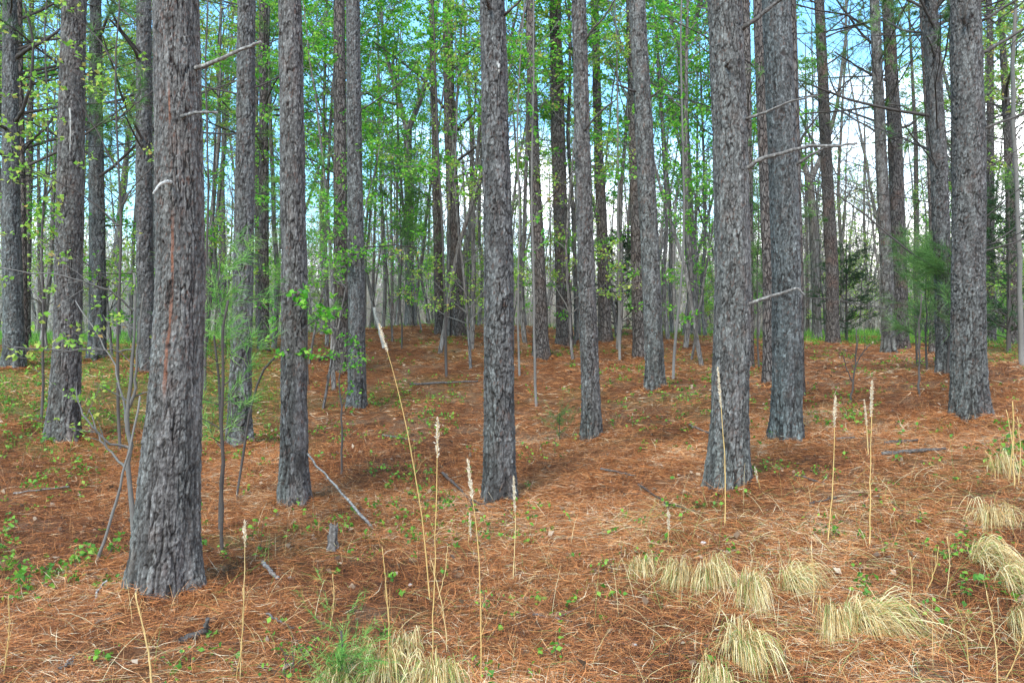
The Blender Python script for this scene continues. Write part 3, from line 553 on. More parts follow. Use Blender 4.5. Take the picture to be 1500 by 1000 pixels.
TREES = {}
INFO = []
for T in PINES:
    bx, by = T['b']; Y = T['Y']; o = W(bx, by, Y); o[2] = float(_ground(np.array([o[0]]), np.array([Y]))[0]); px = Y / 797.
    prof = []
    for (py, cx, w) in T['p']:
        q = W(cx, py, Y); prof.append((q[2] - o[2], q[0] - o[0], w / FPX * Y / 2))
    prof.insert(0, (-.3, prof[0][1] * .3, prof[0][2] * 1.06))
    INFO.append((T['seed'], round(Y, 1), round(prof[2][2] * 2, 2), round(float(o[2]), 2)))
    rg = np.random.default_rng(100 + T['seed'])
    nm = 'hardwood_tree' if T.get('hw') else 'pine_tree'
    root = empty(nm, o, T['l'], 'tree')
    TREES[T['seed']] = (root, prof, o, Y)
    H = prof[-1][0] + (1.0 if T.get('hw') else 3.0 + .25 * Y)
    fine = Y < 17.5 and not T.get('hw')
    mt = None
    if T.get('dk'): mt = M_PDARK; fine = False
    if T.get('hw'): mt = M_HARD
    kn = None
    if T.get('kn'):
        kn = []
        for (kx, ky, ks) in T['kn']:
            q = W(kx, ky, Y); z_ = q[2] - o[2]; cx_, r_ = prof_at(prof, z_); kn.append((z_, -math.acos(max(-1, min(1, (q[0] - o[0] - cx_) / r_))), ks * Y / FPX))
    trunk(nm, prof, H if not T.get('hw') else prof[-1][0] + .05, root, o, T['seed'], px, fine, T.get('fl', 1.3), mt, T.get('rust', 0), .9, min(1.25, 1 + .02 * Y) if Y > 7 else 1.1, kn)
    if Y > 9 and not T.get('hw'):
        fn = lambda z, p=prof: prof_at(p, z)
        top = prof[-1][0]
        n = T.get('nb', 3)
        for k in range(n):
            z = rg.uniform(.18, 1.05) ** .8 * top; x, r = fn(z); th = rg.uniform(0, 2 * PI)
            d = (math.cos(th), math.sin(th), rg.uniform(.15, .9) if T.get('up') else rg.uniform(-.1, .6))
            L = rg.uniform(.8, 2.6) * (1.35 if T.get('up') else .8)
            db = dead_branch(rg, (x + r * .8 * d[0], r * .8 * d[1], z), d, L, rg.uniform(.007, .016), root, M_TWIG, sub=rg.integers(2, 5), attr=rg.random() * .6, wig=.09, up=.25 if T.get('up') else .1)
            if T.get('up') and k % 2 == 0:
                tip = np.array([v.co[:] for v in db.data.vertices]); far = np.linalg.norm(tip[:, :2] - [x, 0], axis=1); q = tip[far > np.quantile(far, .55)]; q = q[rg.integers(len(q), size=16)]
                nm_ = MB(); needles(nm_, rg, q, unit(q - [x, 0, z]), 26, (.10, .18), .008, .6, .08); nm_.build('foliage', M_NEED, db)
        if T.get('up') and not T.get('cr'): live_crown(rg, fn, top * .62, top + 1.2, 9, (1.6, 3.4), root, .8, M_NEED, nw=.008)
        if T.get('cr'):
            live_crown(rg, fn, top * .5, top + 1.6, 16, (1.2, 3.0), root, 1., M_NEED)
    if T.get('fork'):
        z = prof[-1][0]; x, r = prof_at(prof, z)
        mbx = MB()
        base = np.array([[x, 0, z - .05], [x - .35, .1, z + 1.2], [x - .75, .2, z + 2.6], [x - .9, .3, z + 4.5], [x - 1.3, .3, z + 6.5]])
        b2 = np.array([[x, 0, z - .05], [x + .45, -.1, z + 1.0], [x + .75, -.2, z + 2.2], [x + 1.0, -.2, z + 4.2], [x + 1.1, 0, z + 6.5]])
        P = np.stack([base, b2]); Rr = np.array([np.linspace(r * .8, .02, 5)] * 2)
        for k in (0, 1):
            mm = MB(); tubes(mm, P[k:k + 1], Rr[k:k + 1], 6)
            P2, R2 = sprout(rg, P[k:k + 1], Rr[k:k + 1], 9, .15, 1, (.4, 1.), (1, 2.6), 6, up=.3); tubes(mm, P2, R2, 4)
            P3, R3 = sprout(rg, P2, R2, 4, .2, 1, (.4, 1.), (.3, 1.2), 4, up=.2); tubes(mm, P3, R3, 3)
            mm.build('limb', M_HARD, root)
            if T['fork'] == 1: lf = MB(); leaves(lf, rg, P3, 9, (.06, .13), .06); lf.build('foliage', M_LEAF, root)

def loc(seed, px, py, dy=0.):
    """photo pixel at a tree's distance, in that tree's local space"""
    root, prof, o, Y = TREES[seed]; return W(px, py, Y + dy) - o
def nb(seed, pts, r0, r1, m=None, attr=.5, sides=8):
    root, prof, o, Y = TREES[seed]
    P = [loc(seed, p[0], p[1], p[2] if len(p) > 2 else 0) for p in pts]
    return path_branch(P, r0 * Y / FPX, r1 * Y / FPX, root, m or M_DEAD, attr, sides=sides)
# dead branches that can be told apart in the photograph (radii in px)
nb(1, [(286, 100, -.05), (300, 96, -.12), (330, 83, -.18), (360, 70, -.22), (382, 61, -.26)], 3.5, 1.9, attr=.6)
nb(1, [(262, 172, -.08), (275, 168, -.22), (290, 164, -.28), (318, 165, -.33)], 2.9, 1.7, attr=.45)
nb(1, [(252, 268, -.1), (244, 266, -.25), (233, 270, -.30), (224, 284, -.33)], 3.2, 1.2, attr=.95)
nb(22, [(1078, 48, 0), (1090, 40, -.1), (1112, 24, -.15), (1140, 2, -.2), (1175, -22, -.3)], 4.0, 2.2, attr=.15)
nb(22, [(1082, 178, 0), (1096, 173, -.1), (1125, 163, -.2), (1162, 147, -.3), (1200, 139, -.45)], 3.0, 1.0, attr=.4)
nb(22, [(1082, 255, 0), (1096, 246, -.1), (1112, 233, -.15), (1150, 223, -.25), (1190, 213, -.35), (1220, 214, -.4), (1256, 210, -.5)], 4.0, 1.4, attr=.45)
nb(22, [(1082, 450, 0), (1095, 446, -.1), (1120, 436, -.15), (1150, 428, -.2), (1168, 422, -.25), (1172, 424, -.25), (1179, 434, -.25)], 2.9, 1.4, attr=.5)
nb(22, [(1063, 98, -.12), (1066, 92, -.22), (1072, 86, -.25)], 2.6, 1.2, attr=.2)
nb(25, [(1158, 245, 0), (1168, 240, -.1), (1185, 228, -.15), (1210, 216, -.2), (1235, 213, -.3)], 3.0, 1., attr=.3)
nb(18, [(852, 194, -.05), (859, 187, -.12), (875, 168, -.2), (890, 155, -.25), (903, 146, -.3)], 2.1, 1.0, attr=.1)
nb(18, [(852, 66, -.03), (858, 58, -.1), (868, 42, -.15), (884, 28, -.2), (905, -8, -.3)], 2.1, 1.0, attr=.1)
nb(21, [(938, 134, 0), (925, 133, -.1), (914, 127, -.12), (902, 124, -.16)], 2.1, 1.3, attr=.05)
nb(21, [(950, 145, 0), (962, 136, -.1), (975, 125, -.15)], 1.8, .8, attr=.1)
nb(15, [(737, 24, 0), (743, 18, -.1), (757, 6, -.16), (768, -6, -.2)], 2.5, 1.2, attr=.1)
nb(15, [(716, 12, -.12), (714, 2, -.2), (710, -10, -.25)], 3, 2, attr=.1)
nb(15, [(728, 92, -.1), (731, 96, -.15), (731, 108, -.15)], 2.2, 1.4, attr=.85)
nb(34, [(1432, 82, 0), (1445, 75, -.1), (1470, 60, -.1), (1520, 30, -.2)], 3.2, 1.8, attr=.15)
nb(34, [(1432, 32, 0), (1446, 27, -.1), (1465, 14, -.1), (1490, 0, -.2)], 2.5, 1.5, attr=.1)
nb(34, [(1435, 194, 0), (1447, 186, -.1), (1475, 175, -.1), (1520, 160, -.2)], 2.6, 1.4, attr=.2)
nb(34, [(1413, 36, -.14), (1412, 25, -.2), (1416, 8, -.22), (1425, -10, -.25)], 3., 1.8, attr=.05)
nb(29, [(1300, 52, 0), (1285, 48, -.1), (1262, 34, -.2), (1240, 22, -.3), (1200, 16, -.6), (1160, 5, -.8)], 2.2, .9, M_TWIG, .3)
nb(29, [(1300, 84, 0), (1288, 72, -.1), (1262, 50, -.2), (1238, 16, -.3), (1215, -14, -.5)], 2.4, 1., M_TWIG, .3)
nb(29, [(1300, 118, 0), (1282, 114, -.1), (1258, 98, -.2), (1222, 76, -.4)], 2., .8, M_TWIG, .3)
nb(29, [(1308, 50, 0), (1312, 30, -.2), (1325, 12, -.3), (1345, -10, -.4)], 2.4, 1., M_TWIG, .3)
nb(29, [(1318, 188, 0), (1332, 184, -.1), (1355, 165, -.2), (1385, 150, -.3)], 2.2, .9, M_TWIG, .4)
nb(30, [(1368, 40, -.1), (1358, 20, -.2), (1345, -8, -.3)], 2.4, 1.4, M_TWIG, .3)
nb(30, [(1369, 82, -.1), (1364, 65, -.2), (1357, 52, -.25)], 2., 1., M_TWIG, .3)
nb(14, [(660, 95, 0), (680, 82, -.2), (705, 62, -.4)], 2.6, 1.4, M_TWIG, .3)
nb(14, [(662, 196, 0), (675, 185, -.2), (690, 170, -.3), (715, 140, -.5)], 2.6, 1.2, M_TWIG, .3)
nb(14, [(664, 240, 0), (680, 228, -.2), (700, 213, -.3), (720, 205, -.4)], 2.4, 1.2, M_TWIG, .3)
nb(14, [(664, 262, 0), (676, 256, -.2), (705, 247, -.4)], 2.2, 1.1, M_TWIG, .3)
nb(14, [(650, 158, 0), (640, 145, .2), (620, 115, .3), (585, 88, .5), (545, 60, .8)], 2.6, 1., M_TWIG, .3)
nb(3, [(24, 85, 0), (40, 72, -.2), (62, 62, -.3), (85, 46, -.5)], 3.2, 1.6, M_TWIG, .4)
nb(3, [(22, 180, 0), (34, 160, -.3), (46, 120, -.5), (50, 60, -.6), (35, 5, -.7)], 3.0, 1.2, M_TWIG, .4)
nb(3, [(12, 190, 0), (4, 186, -.3), (-20, 175, -.6)], 3.0, 1.2, M_TWIG, .4)
nb(4, [(142, 62, 0), (152, 40, -.2), (168, -6, -.5)], 2.6, 1.4, M_TWIG, .4)
nb(5, [(206, 95, 0), (198, 75, -.3), (180, 50, -.5), (160, 28, -.8)], 2.6, 1.2, M_TWIG, .4)
# white resin streak on the second pine, pale scar at the foot of the central pine
nbx = nb(2, [(102, 158, -.142), (103, 172, -.146), (103, 195, -.146), (102, 222, -.142)], 1.5, .4, M_DEAD, 1.); nbx.name = 'resin_streak'

# ------------------------------------------------------------------ background pines (copies of a few kinds)
def make_bgpine(seed, H, r, crown0, nbr, dark, needle):
    rg = np.random.default_rng(seed); root = empty('background_pine', (0, 0, 0), None, 'tree')
    prof = [(-.3, 0, r * 1.05), (1, 0, r), (H * .5, rg.normal() * .15, r * .72), (H, rg.normal() * .3, r * .22)]
    zf = np.linspace(-.3, H, 30); cx = np.interp(zf, [p[0] for p in prof], [p[1] for p in prof]); rr = np.interp(zf, [p[0] for p in prof], [p[2] for p in prof])
    rr = rr * (1 + .35 * np.exp(-np.maximum(zf, 0) / .25))
    mb = MB(); tubes(mb, np.stack([cx, cx * 0, zf], -1), rr, 8); mb.build('trunk', M_PDARK if dark else M_PFAR, root)
    fn = lambda z: prof_at(prof, z)
    n = nbr; z = rg.uniform(1.5, H * .8, n); th = rg.uniform(0, 2 * PI, n); x = np.array([fn(q)[0] for q in z])
    P = np.empty((n, 6, 3)); P[:, 0] = np.stack([x, x * 0, z], -1); d = unit(np.stack([np.cos(th), np.sin(th), rg.uniform(-.1, .6, n)], -1)); l = rg.uniform(.5, 2.4, n)
    for j in range(1, 6): d = unit(d + rg.normal(size=d.shape) * .1); P[:, j] = P[:, j - 1] + d * (l / 5)[:, None]
    Rr = np.full((n, 1), .014) * np.linspace(1, .4, 6); P2, R2 = sprout(rg, P, Rr, 4, .25, 1, (.4, 1.1), (.3, 1.0), 4, wig=.12, r0=.7)
    mb = MB(); tubes(mb, P, Rr, 4); tubes(mb, P2, R2, 3); mb.build('branch', M_TWIG, root)
    if needle: live_crown(rg, fn, H * crown0, H * .98, needle, (1.2, 2.8), root, 1., M_NEED, nw=.009, each=False)
    return root
BG = [make_bgpine(201, 17, .14, .5, 34, True, 26), make_bgpine(202, 19, .17, .58, 26, False, 24), make_bgpine(203, 15, .11, .42, 40, True, 22), make_bgpine(204, 18, .13, .45, 30, False, 30)]
BGB = [make_bgpine(205, 17, .13, .5, 26, True, 0), make_bgpine(206, 16, .10, .5, 30, False, 0)]
placed = []
def far_ok(x, y, dmin):
    for (a_, b_) in placed:
        if (a_ - x) ** 2 + (b_ - y) ** 2 < dmin * dmin: return False
    return True
def scatter(protos, n, y0, y1, pxr, label, group, sc, seed, dmin=1.0, dens=None):
    rg = np.random.default_rng(seed); k = 0; tries = 0
    while k < n and tries < n * 60:
        tries += 1
        Y = math.sqrt(rg.uniform(y0 ** 2, y1 ** 2)); px = rg.uniform(*pxr)
        if dens and rg.random() > dens(px, Y): continue
        x = (px - 750) / FPX * Y
        if not far_ok(x, Y, dmin): continue
        placed.append((x, Y)); i = int(rg.integers(len(protos))); p = protos[i]; s = rg.uniform(*sc)
        l = label[i] if isinstance(label, (list, tuple)) else label
        if p.get('used') is None:
            p['used'] = 1; p.location = (x, Y, gz(x, Y) - .02); p.rotation_euler = (0, 0, rg.uniform(0, 6.28)); p.scale = (s, s, s); p['label'] = l; p['group'] = group; r = p
        else:
            r = dup(p, (x, Y, gz(x, Y) - .02), rg.uniform(0, 6.28), s, l, group)
        r.rotation_euler[0] = rg.normal() * .015; r.rotation_euler[1] = rg.normal() * .02
        k += 1
def clean(protos):
    for p in protos:
        if 'used' in p: del p['used']
denp = lambda px, Y: 1.0 if px < 420 else (.0 if px < 1380 else .7)
scatter(BG, 16, 21, 58, (-60, 1560), 'slender distant pine with needled limbs beyond the crest', 'distant needled pines beyond the crest', (.8, 1.15), 5, 1.4, denp)
clean(BG)
scatter(BGB, 34, 26, 60, (330, 1500), 'slender distant pine with a long clear trunk beyond the crest', 'distant clear trunked pines beyond the crest', (.7, 1.1), 6, 1.4, lambda px, Y: 1. if px < 1150 else .35)
clean(BGB)

# ------------------------------------------------------------------ hardwoods
def make_hardwood(seed, H, r, leaf_n, lsize, leafmat, barkm, z0=.2, nl1=22, L1=(1.0, 2.8), flat=.55, up=.15, name='young_hardwood', cat='tree', nl3=4, lean=.3, thin=1.):
    rg = np.random.default_rng(seed); root = empty(name, (0, 0, 0), None, cat)
    m = 14; P = np.empty((1, m, 3)); P[0, 0] = (0, 0, -.15); d = unit(np.array([rg.normal() * lean * .3, rg.normal() * lean * .3, 1.]))
    for j in range(1, m): d = unit(d + rg.normal(size=3) * .05 * lean * 3 + [0, 0, .04]); P[0, j] = P[0, j - 1] + d * (H + .15) / (m - 1)
    Rr = (r * np.linspace(1, .12, m) ** .9)[None]
    mb = MB(); tubes(mb, P, Rr, 8, .5); mb.build('trunk', barkm, root)
    P1, R1 = sprout(rg, P, Rr, nl1, z0, .97, (.7, 1.35), L1, 7, up=up, wig=.12, r0=.42)
    P2, R2 = sprout(rg, P1, R1, 5, .2, 1., (.4, 1.0), (L1[0] * .35, L1[1] * .42), 5, up=up, wig=.12, r0=.55, flat=flat)
    P3, R3 = sprout(rg, P2, R2, nl3, .2, 1., (.4, 1.0), (.12, .45), 4, up=.1, wig=.12, r0=.6, flat=flat)
    R1 = np.maximum(R1, .004 * thin); R2 = np.maximum(R2, .003 * thin); R3 = np.maximum(R3, .002 * thin)
    tw = M_TWIG if barkm is not M_HARD else M_TWIGP
    mb = MB(); tubes(mb, P1, R1, 5); tubes(mb, P2, R2, 4); tubes(mb, P3, R3, 3); mb.build('branch', tw, root)
    if leaf_n:
        mb = MB(); leaves(mb, rg, P3, leaf_n, lsize, .03, up=.7); leaves(mb, rg, P2[:, -2:], max(1, leaf_n // 2), lsize, .04, up=.7)
        mb.build('foliage', leafmat, root)
    return root
HW = [make_hardwood(301, 9, .045, 6, (.04, .09), M_LEAF, M_HARD, .3, 24, flat=.35, thin=1.4), make_hardwood(302, 12, .06, 7, (.045, .10), M_LEAF, M_HARD, .42, 30, (1.2, 3.2), flat=.35, thin=1.4),
      make_hardwood(303, 7, .03, 5, (.035, .075), M_LEAFY, M_HARD, .12, 20, (.8, 2.2), flat=.35), make_hardwood(304, 13, .065, 7, (.045, .09), M_LEAFY, M_HARD, .42, 30, (1.2, 3.), flat=.35, thin=1.4),
      make_hardwood(305, 5, .022, 5, (.035, .07), M_LEAF, M_HARD, .1, 16, (.6, 1.6), flat=.3)]
HL = ['bright green young hardwood in spring leaf in the midstory', 'taller bright green hardwood in the midstory', 'yellow green young hardwood in the midstory', 'tall yellow green hardwood in the midstory', 'low bright green understory sapling']
def put(protos, i, px, Y, s, rz, group='leafy hardwoods of the midstory', labels=HL):
    p = protos[i]; x = (px - 750) / FPX * Y; z = gz(x, Y) - .02
    if p.get('used') is None:
        p['used'] = 1; p.location = (x, Y, z); p.rotation_euler = (0, 0, rz); p.scale = (s, s, s); p['label'] = labels[i]; p['group'] = group; return p
    return dup(p, (x, Y, z), rz, s, labels[i], group)
for i, (k, px, Y, s) in enumerate([
    (0, 478, 17, 1.1), (1, 500, 19, 1.1), (0, 555, 21, 1.1), (0, 642, 16.5, 1.15), (1, 655, 19, 1.0), (0, 610, 24, 1.1), (1, 700, 25, 1.0), (2, 690, 15, 1.),
    (3, 790, 20, 1.), (2, 815, 22, 1.2), (0, 905, 20, 1.1), (1, 1003, 18, 1.05), (0, 1030, 15, 1.0), (1, 985, 24, 1.1), (0, 1110, 21, 1.), (3, 770, 28, 1.), (3, 850, 30, 1.1),
    (3, 300, 22, 1.1), (2, 330, 17, 1.2), (0, 395, 19, 1.1), (3, 190, 24, 1.1), (2, 70, 16, 1.1), (3, 60, 26, 1.), (2, 165, 15, 1.), (3, 10, 21, 1.1), (3, 1480, 24, 1.1), (3, 1455, 30, 1.2),
    (2, 1520, 19, 1.2), (4, 575, 18, 1.2), (4, 450, 15, 1.1), (4, 620, 20, 1.2), (4, 840, 18, 1.), (4, 1020, 20, 1.3), (3, 1390, 34, 1.), (2, 1345, 30, 1.), (4, 120, 13.5, 1.1), (4, 270, 15, 1.), (4, 540, 24, 1.4), (0, 490, 13.2, .9), (2, 840, 16, 1.1), (0, 1000, 22, 1.2), (1, 1020, 27, 1.1), (4, 470, 12, 1.), (0, 520, 26, 1.3), (0, 630, 28, 1.3), (1, 560, 24, 1.), (2, 745, 24, 1.1), (0, 880, 26, 1.2), (1, 940, 30, 1.2), (3, 250, 28, 1.2), (2, 110, 22, 1.2), (0, 420, 22, 1.2), (4, 1010, 16, 1.2), (4, 330, 19, 1.3), (0, 1075, 27, 1.2), (2, 1260, 34, 1.2), (3, 1500, 17, 1.), (3, 1440, 26, 1.3), (3, 1545, 22, 1.2), (0, 1470, 32, 1.3), (2, 1180, 30, 1.2), (1, 470, 20, 1.), (1, 770, 18, 1.), (3, 845, 19, 1.), (1, 905, 17.5, 1.), (1, 980, 20, 1.), (1, 400, 17, 1.), (3, 300, 18, 1.), (3, 160, 20, 1.), (3, 60, 19, 1.), (1, 1035, 23, 1.), (3, 235, 24, 1.1), (1, 690, 17, .95), (1, 440, 26, 1.1), (1, 580, 31, 1.2), (2, 380, 30, 1.3)]):
    put(HW, k, px, Y, s, i * 2.4 + .7); placed.append(((px - 750) / FPX * Y, Y))
clean(HW)
BARE = [make_hardwood(311, 13, .08, 0, (0, 0), M_LEAF, M_HARD, .25, 26, (1.4, 3.6), .9, .5, 'bare_hardwood', nl3=4, thin=1.6), make_hardwood(312, 10, .05, 1, (.03, .06), M_LEAFY, M_HARD, .15, 24, (1., 2.6), .9, .5, 'bare_hardwood', thin=1.6),
        make_hardwood(313, 15, .11, 0, (0, 0), M_LEAF, M_HARD, .35, 30, (1.6, 4.), .9, .5, 'bare_hardwood', thin=1.8)]
scatter(BARE, 150, 24, 62, (-60, 1560), ['bare grey hardwood among the far trees', 'bare grey hardwood with a few opening leaf buds among the far trees', 'tall bare grey hardwood among the far trees'], 'bare hardwoods beyond the crest', (.8, 1.15), 9, 1.0,
        lambda px, Y: .35 if px < 560 else (.6 if px < 1100 else 1.))
clean(BARE)

BR = [make_hardwood(321, 3.2, .03, 5, (.04, .09), M_LEAFY, M_HARD, .05, 26, (.6, 1.8), .9, .4, 'understory_shrub', 'shrub', thin=1.5), make_hardwood(322, 2.4, .025, 0, (.0, .0), M_LEAF, M_HARD, .05, 26, (.6, 1.6), .9, .4, 'understory_shrub', 'shrub', thin=1.7),
      make_hardwood(323, 4.2, .035, 4, (.05, .10), M_LEAF, M_HARD, .08, 26, (.6, 1.9), .8, .3, 'understory_shrub', 'shrub', thin=1.4)]
scatter(BR, 60, 26, 58, (-60, 1560), ['twiggy shrub with a few yellow green leaves on and beyond the crest', 'bare twiggy grey shrub on and beyond the crest', 'green leaved shrub on and beyond the crest'], 'understory shrubs beyond the crest', (.7, 1.3), 15, .6)
clean(BR)
# far wood: the mass of thin stems and twigs behind everything, too many to count
rg = np.random.default_rng(77)
n = 2300; Y = np.sqrt(rg.uniform(58 ** 2, 112 ** 2, n)); x = (rg.random(n) * 2 - 1) * Y * .72; z = ground(x, Y)
H = rg.uniform(4, 15, n); m = 6; P = np.zeros((n, m, 3)); P[:, 0] = np.stack([x, Y, z - .2], -1); d = unit(rg.normal(size=(n, 3)) * .05 + [0, 0, 1])
for j in range(1, m): d = unit(d + rg.normal(size=d.shape) * .05); P[:, j] = P[:, j - 1] + d * (H / 5)[:, None]
Rr = rg.uniform(.05, .13, (n, 1)) * np.linspace(1, .25, m); mb = MB(); tubes(mb, P, Rr, 4, rg.random(n))
P1, R1 = sprout(rg, P, Rr, 16, .04, 1, (.4, 1.1), (1.2, 4.), 4, up=.4, r0=.4); R1 = np.maximum(R1, .012); tubes(mb, P1, R1, 3)
P2, R2 = sprout(rg, P1, R1, 3, .2, 1, (.4, 1.), (.6, 2.), 3, up=.3, r0=.6); R2 = np.maximum(R2, .011); tubes(mb, P2, R2, 3)
n = 1300; Y = rg.uniform(44, 75, n); x = (rg.random(n) * 2 - 1) * Y * .70; P = np.zeros((n, m, 3)); P[:, 0] = np.stack([x, Y, ground(x, Y) - .1], -1); H = rg.uniform(1.5, 6, n); d = unit(rg.normal(size=(n, 3)) * .15 + [0, 0, 1])
for j in range(1, m): d = unit(d + rg.normal(size=d.shape) * .08); P[:, j] = P[:, j - 1] + d * (H / 5)[:, None]
Rr = rg.uniform(.015, .04, (n, 1)) * np.linspace(1, .3, m); tubes(mb, P, Rr, 3, rg.random(n) * .5)
B1, Q1 = sprout(rg, P, Rr, 12, .05, 1, (.4, 1.1), (.6, 2.), 4, up=.4, r0=.5); Q1 = np.maximum(Q1, .008); tubes(mb, B1, Q1, 3); B2, Q2 = sprout(rg, B1, Q1, 3, .2, 1, (.4, 1.), (.3, 1.), 3, up=.2, r0=.6); Q2 = np.maximum(Q2, .007); tubes(mb, B2, Q2, 3, rg.random(len(B2)) * .6)
fw = tag(mb.build('far_woods', M_FAR), 'far mass of thin bare grey stems behind the forest', 'woods', kind='stuff')
mb = MB(); sel = rg.random(len(P2)) < .14; leaves(mb, rg, P2[sel], 3, (.15, .4), .3)
tag(mb.build('far_foliage', M_LEAFY), 'faint yellow green leaf haze in the far woods', 'foliage', kind='stuff')

# ------------------------------------------------------------------ young pines and cedars
def make_youngpine(seed, H, nlimb, mt, nl=(.14, .24), dens=1., name='young_pine', r=.018, nw=.003, L=(.4, 1.2)):
    rg = np.random.default_rng(seed); root = empty(name, (0, 0, 0), None, 'young pine')
    m = 8; P = np.zeros((1, m, 3)); P[0, :, 2] = np.linspace(-.1, H, m); P[0, :, 0] = np.cumsum(rg.normal(size=m) * .03 * H / 3); P[0, :, 1] = np.cumsum(rg.normal(size=m) * .03 * H / 3)
    Rr = np.linspace(r, .004, m)[None]; mb = MB(); tubes(mb, P, Rr, 8, .4); mb.build('trunk', M_TWIG, root)
    P1, R1 = sprout(rg, P, Rr, nlimb, .28, 1., (.8, 1.3), L, 6, up=.3, wig=.08, r0=.4)
    P2, R2 = sprout(rg, P1, R1, 3, .35, 1., (.4, .9), (.15, .45), 4, up=.3, r0=.6)
    mb = MB(); tubes(mb, P1, R1, 4); tubes(mb, P2, R2, 3); mb.build('branch', M_TWIG, root)
    mb = MB()
    for Q in (P1, P2):
        for j in range(2, Q.shape[1]):
            needles(mb, rg, Q[:, j], unit(Q[:, j] - Q[:, j - 1]), int(16 * dens), nl, nw, .55, .1)
    mb.build('foliage', mt, root); return root
def place(root, px, Y, s, rz, label, cat=None):
    x = (px - 750) / FPX * Y; root.location = (x, Y, gz(x, Y) - .01); root.scale = (s, s, s); root.rotation_euler = (0, 0, rz); root['label'] = label
    if cat: root['category'] = cat
    return root
yp = make_youngpine(401, 2.2, 26, M_NEEDB, (.10, .18), .6, nw=.0046, L=(.35, .85))
place(yp, 326, 6.4, 1., .3, 'young pine with dark stem and airy bright needles right of the massive foreground pine')
y2 = make_youngpine(402, 1.75, 40, M_NEED, dens=.75, nw=.005, L=(.3, .8))
place(y2, 1385, 10.5, .95, 1., 'bushy young pine hiding the foot of the pale grey pine on the right')
place(make_youngpine(403, 2.0, 26, M_NEED, dens=.8, nw=.004, L=(.3, .8)), 1345, 12.5, 1., 2., 'thin young pine with a bare dark stem in front of the close pine pair')
place(make_youngpine(408, 1.5, 34, M_NEED, dens=.7, nw=.005, L=(.3, .8)), 1362, 11.2, 1., 5., 'low dense young pine beside the bushy young pine on the right')
place(make_youngpine(409, 3.4, 34, M_NEED, dens=1.1, nw=.006), 1130, 16, 1.1, 2., 'young pine seen between the thick right-hand pine and the narrow pine behind it')
place(make_youngpine(404, 3.4, 30, M_NEED, dens=1., nw=.006), 1110, 14, 1., 2., 'young pine glimpsed in the gap between the two thick right-hand pines')
place(make_youngpine(405, 3.0, 26, M_NEEDB, dens=.8, nw=.005), 455, 13.5, 1.1, 2., 'young pine with soft green sprays behind the scaly straight pine')
place(make_youngpine(407, 3.6, 30, M_NEED, dens=.9, nw=.006), 590, 17, 1.15, 4., 'young pine on the crest left of the dark bent pine')
def make_cedar(seed, H, name='young_cedar'):
    rg = np.random.default_rng(seed); root = empty(name, (0, 0, 0), None, 'cedar')
    mb = MB(); P = np.zeros((1, 6, 3)); P[0, :, 2] = np.linspace(-.1, H, 6); Rr = np.linspace(.05, .01, 6)[None]; tubes(mb, P, Rr, 8); mb.build('trunk', M_TWIG, root)
    P1, R1 = sprout(rg, P, Rr, 90, .1, 1., (1., 1.5), (.7, 1.7), 6, up=.2, wig=.08, r0=.3)
    P2, R2 = sprout(rg, P1, R1, 6, .2, 1., (.4, .9), (.15, .5), 4, up=.1, r0=.6, flat=.6)
    mb = MB(); tubes(mb, P1, R1, 4); tubes(mb, P2, R2, 3); mb.build('branch', M_TWIG, root)
    mb = MB()
    for j in (1, 2, 3): needles(mb, rg, P2[:, j], unit(P2[:, j] - P2[:, j - 1]), 14, (.04, .10), .010, .6, .08)
    mb.build('foliage', M_CEDAR, root); return root
place(make_cedar(501, 3.4), 1478, 17, 1., 0, 'dark dense cedar behind the slim pine at the right edge', 'cedar')
place(make_cedar(502, 2.6), 905, 21, 1., 1, 'small dark cedar just left of the leaning pine', 'cedar')
place(make_cedar(503, 2.8), 1240, 22, .9, 2, 'small dark cedar low in the bright gap on the right', 'cedar')

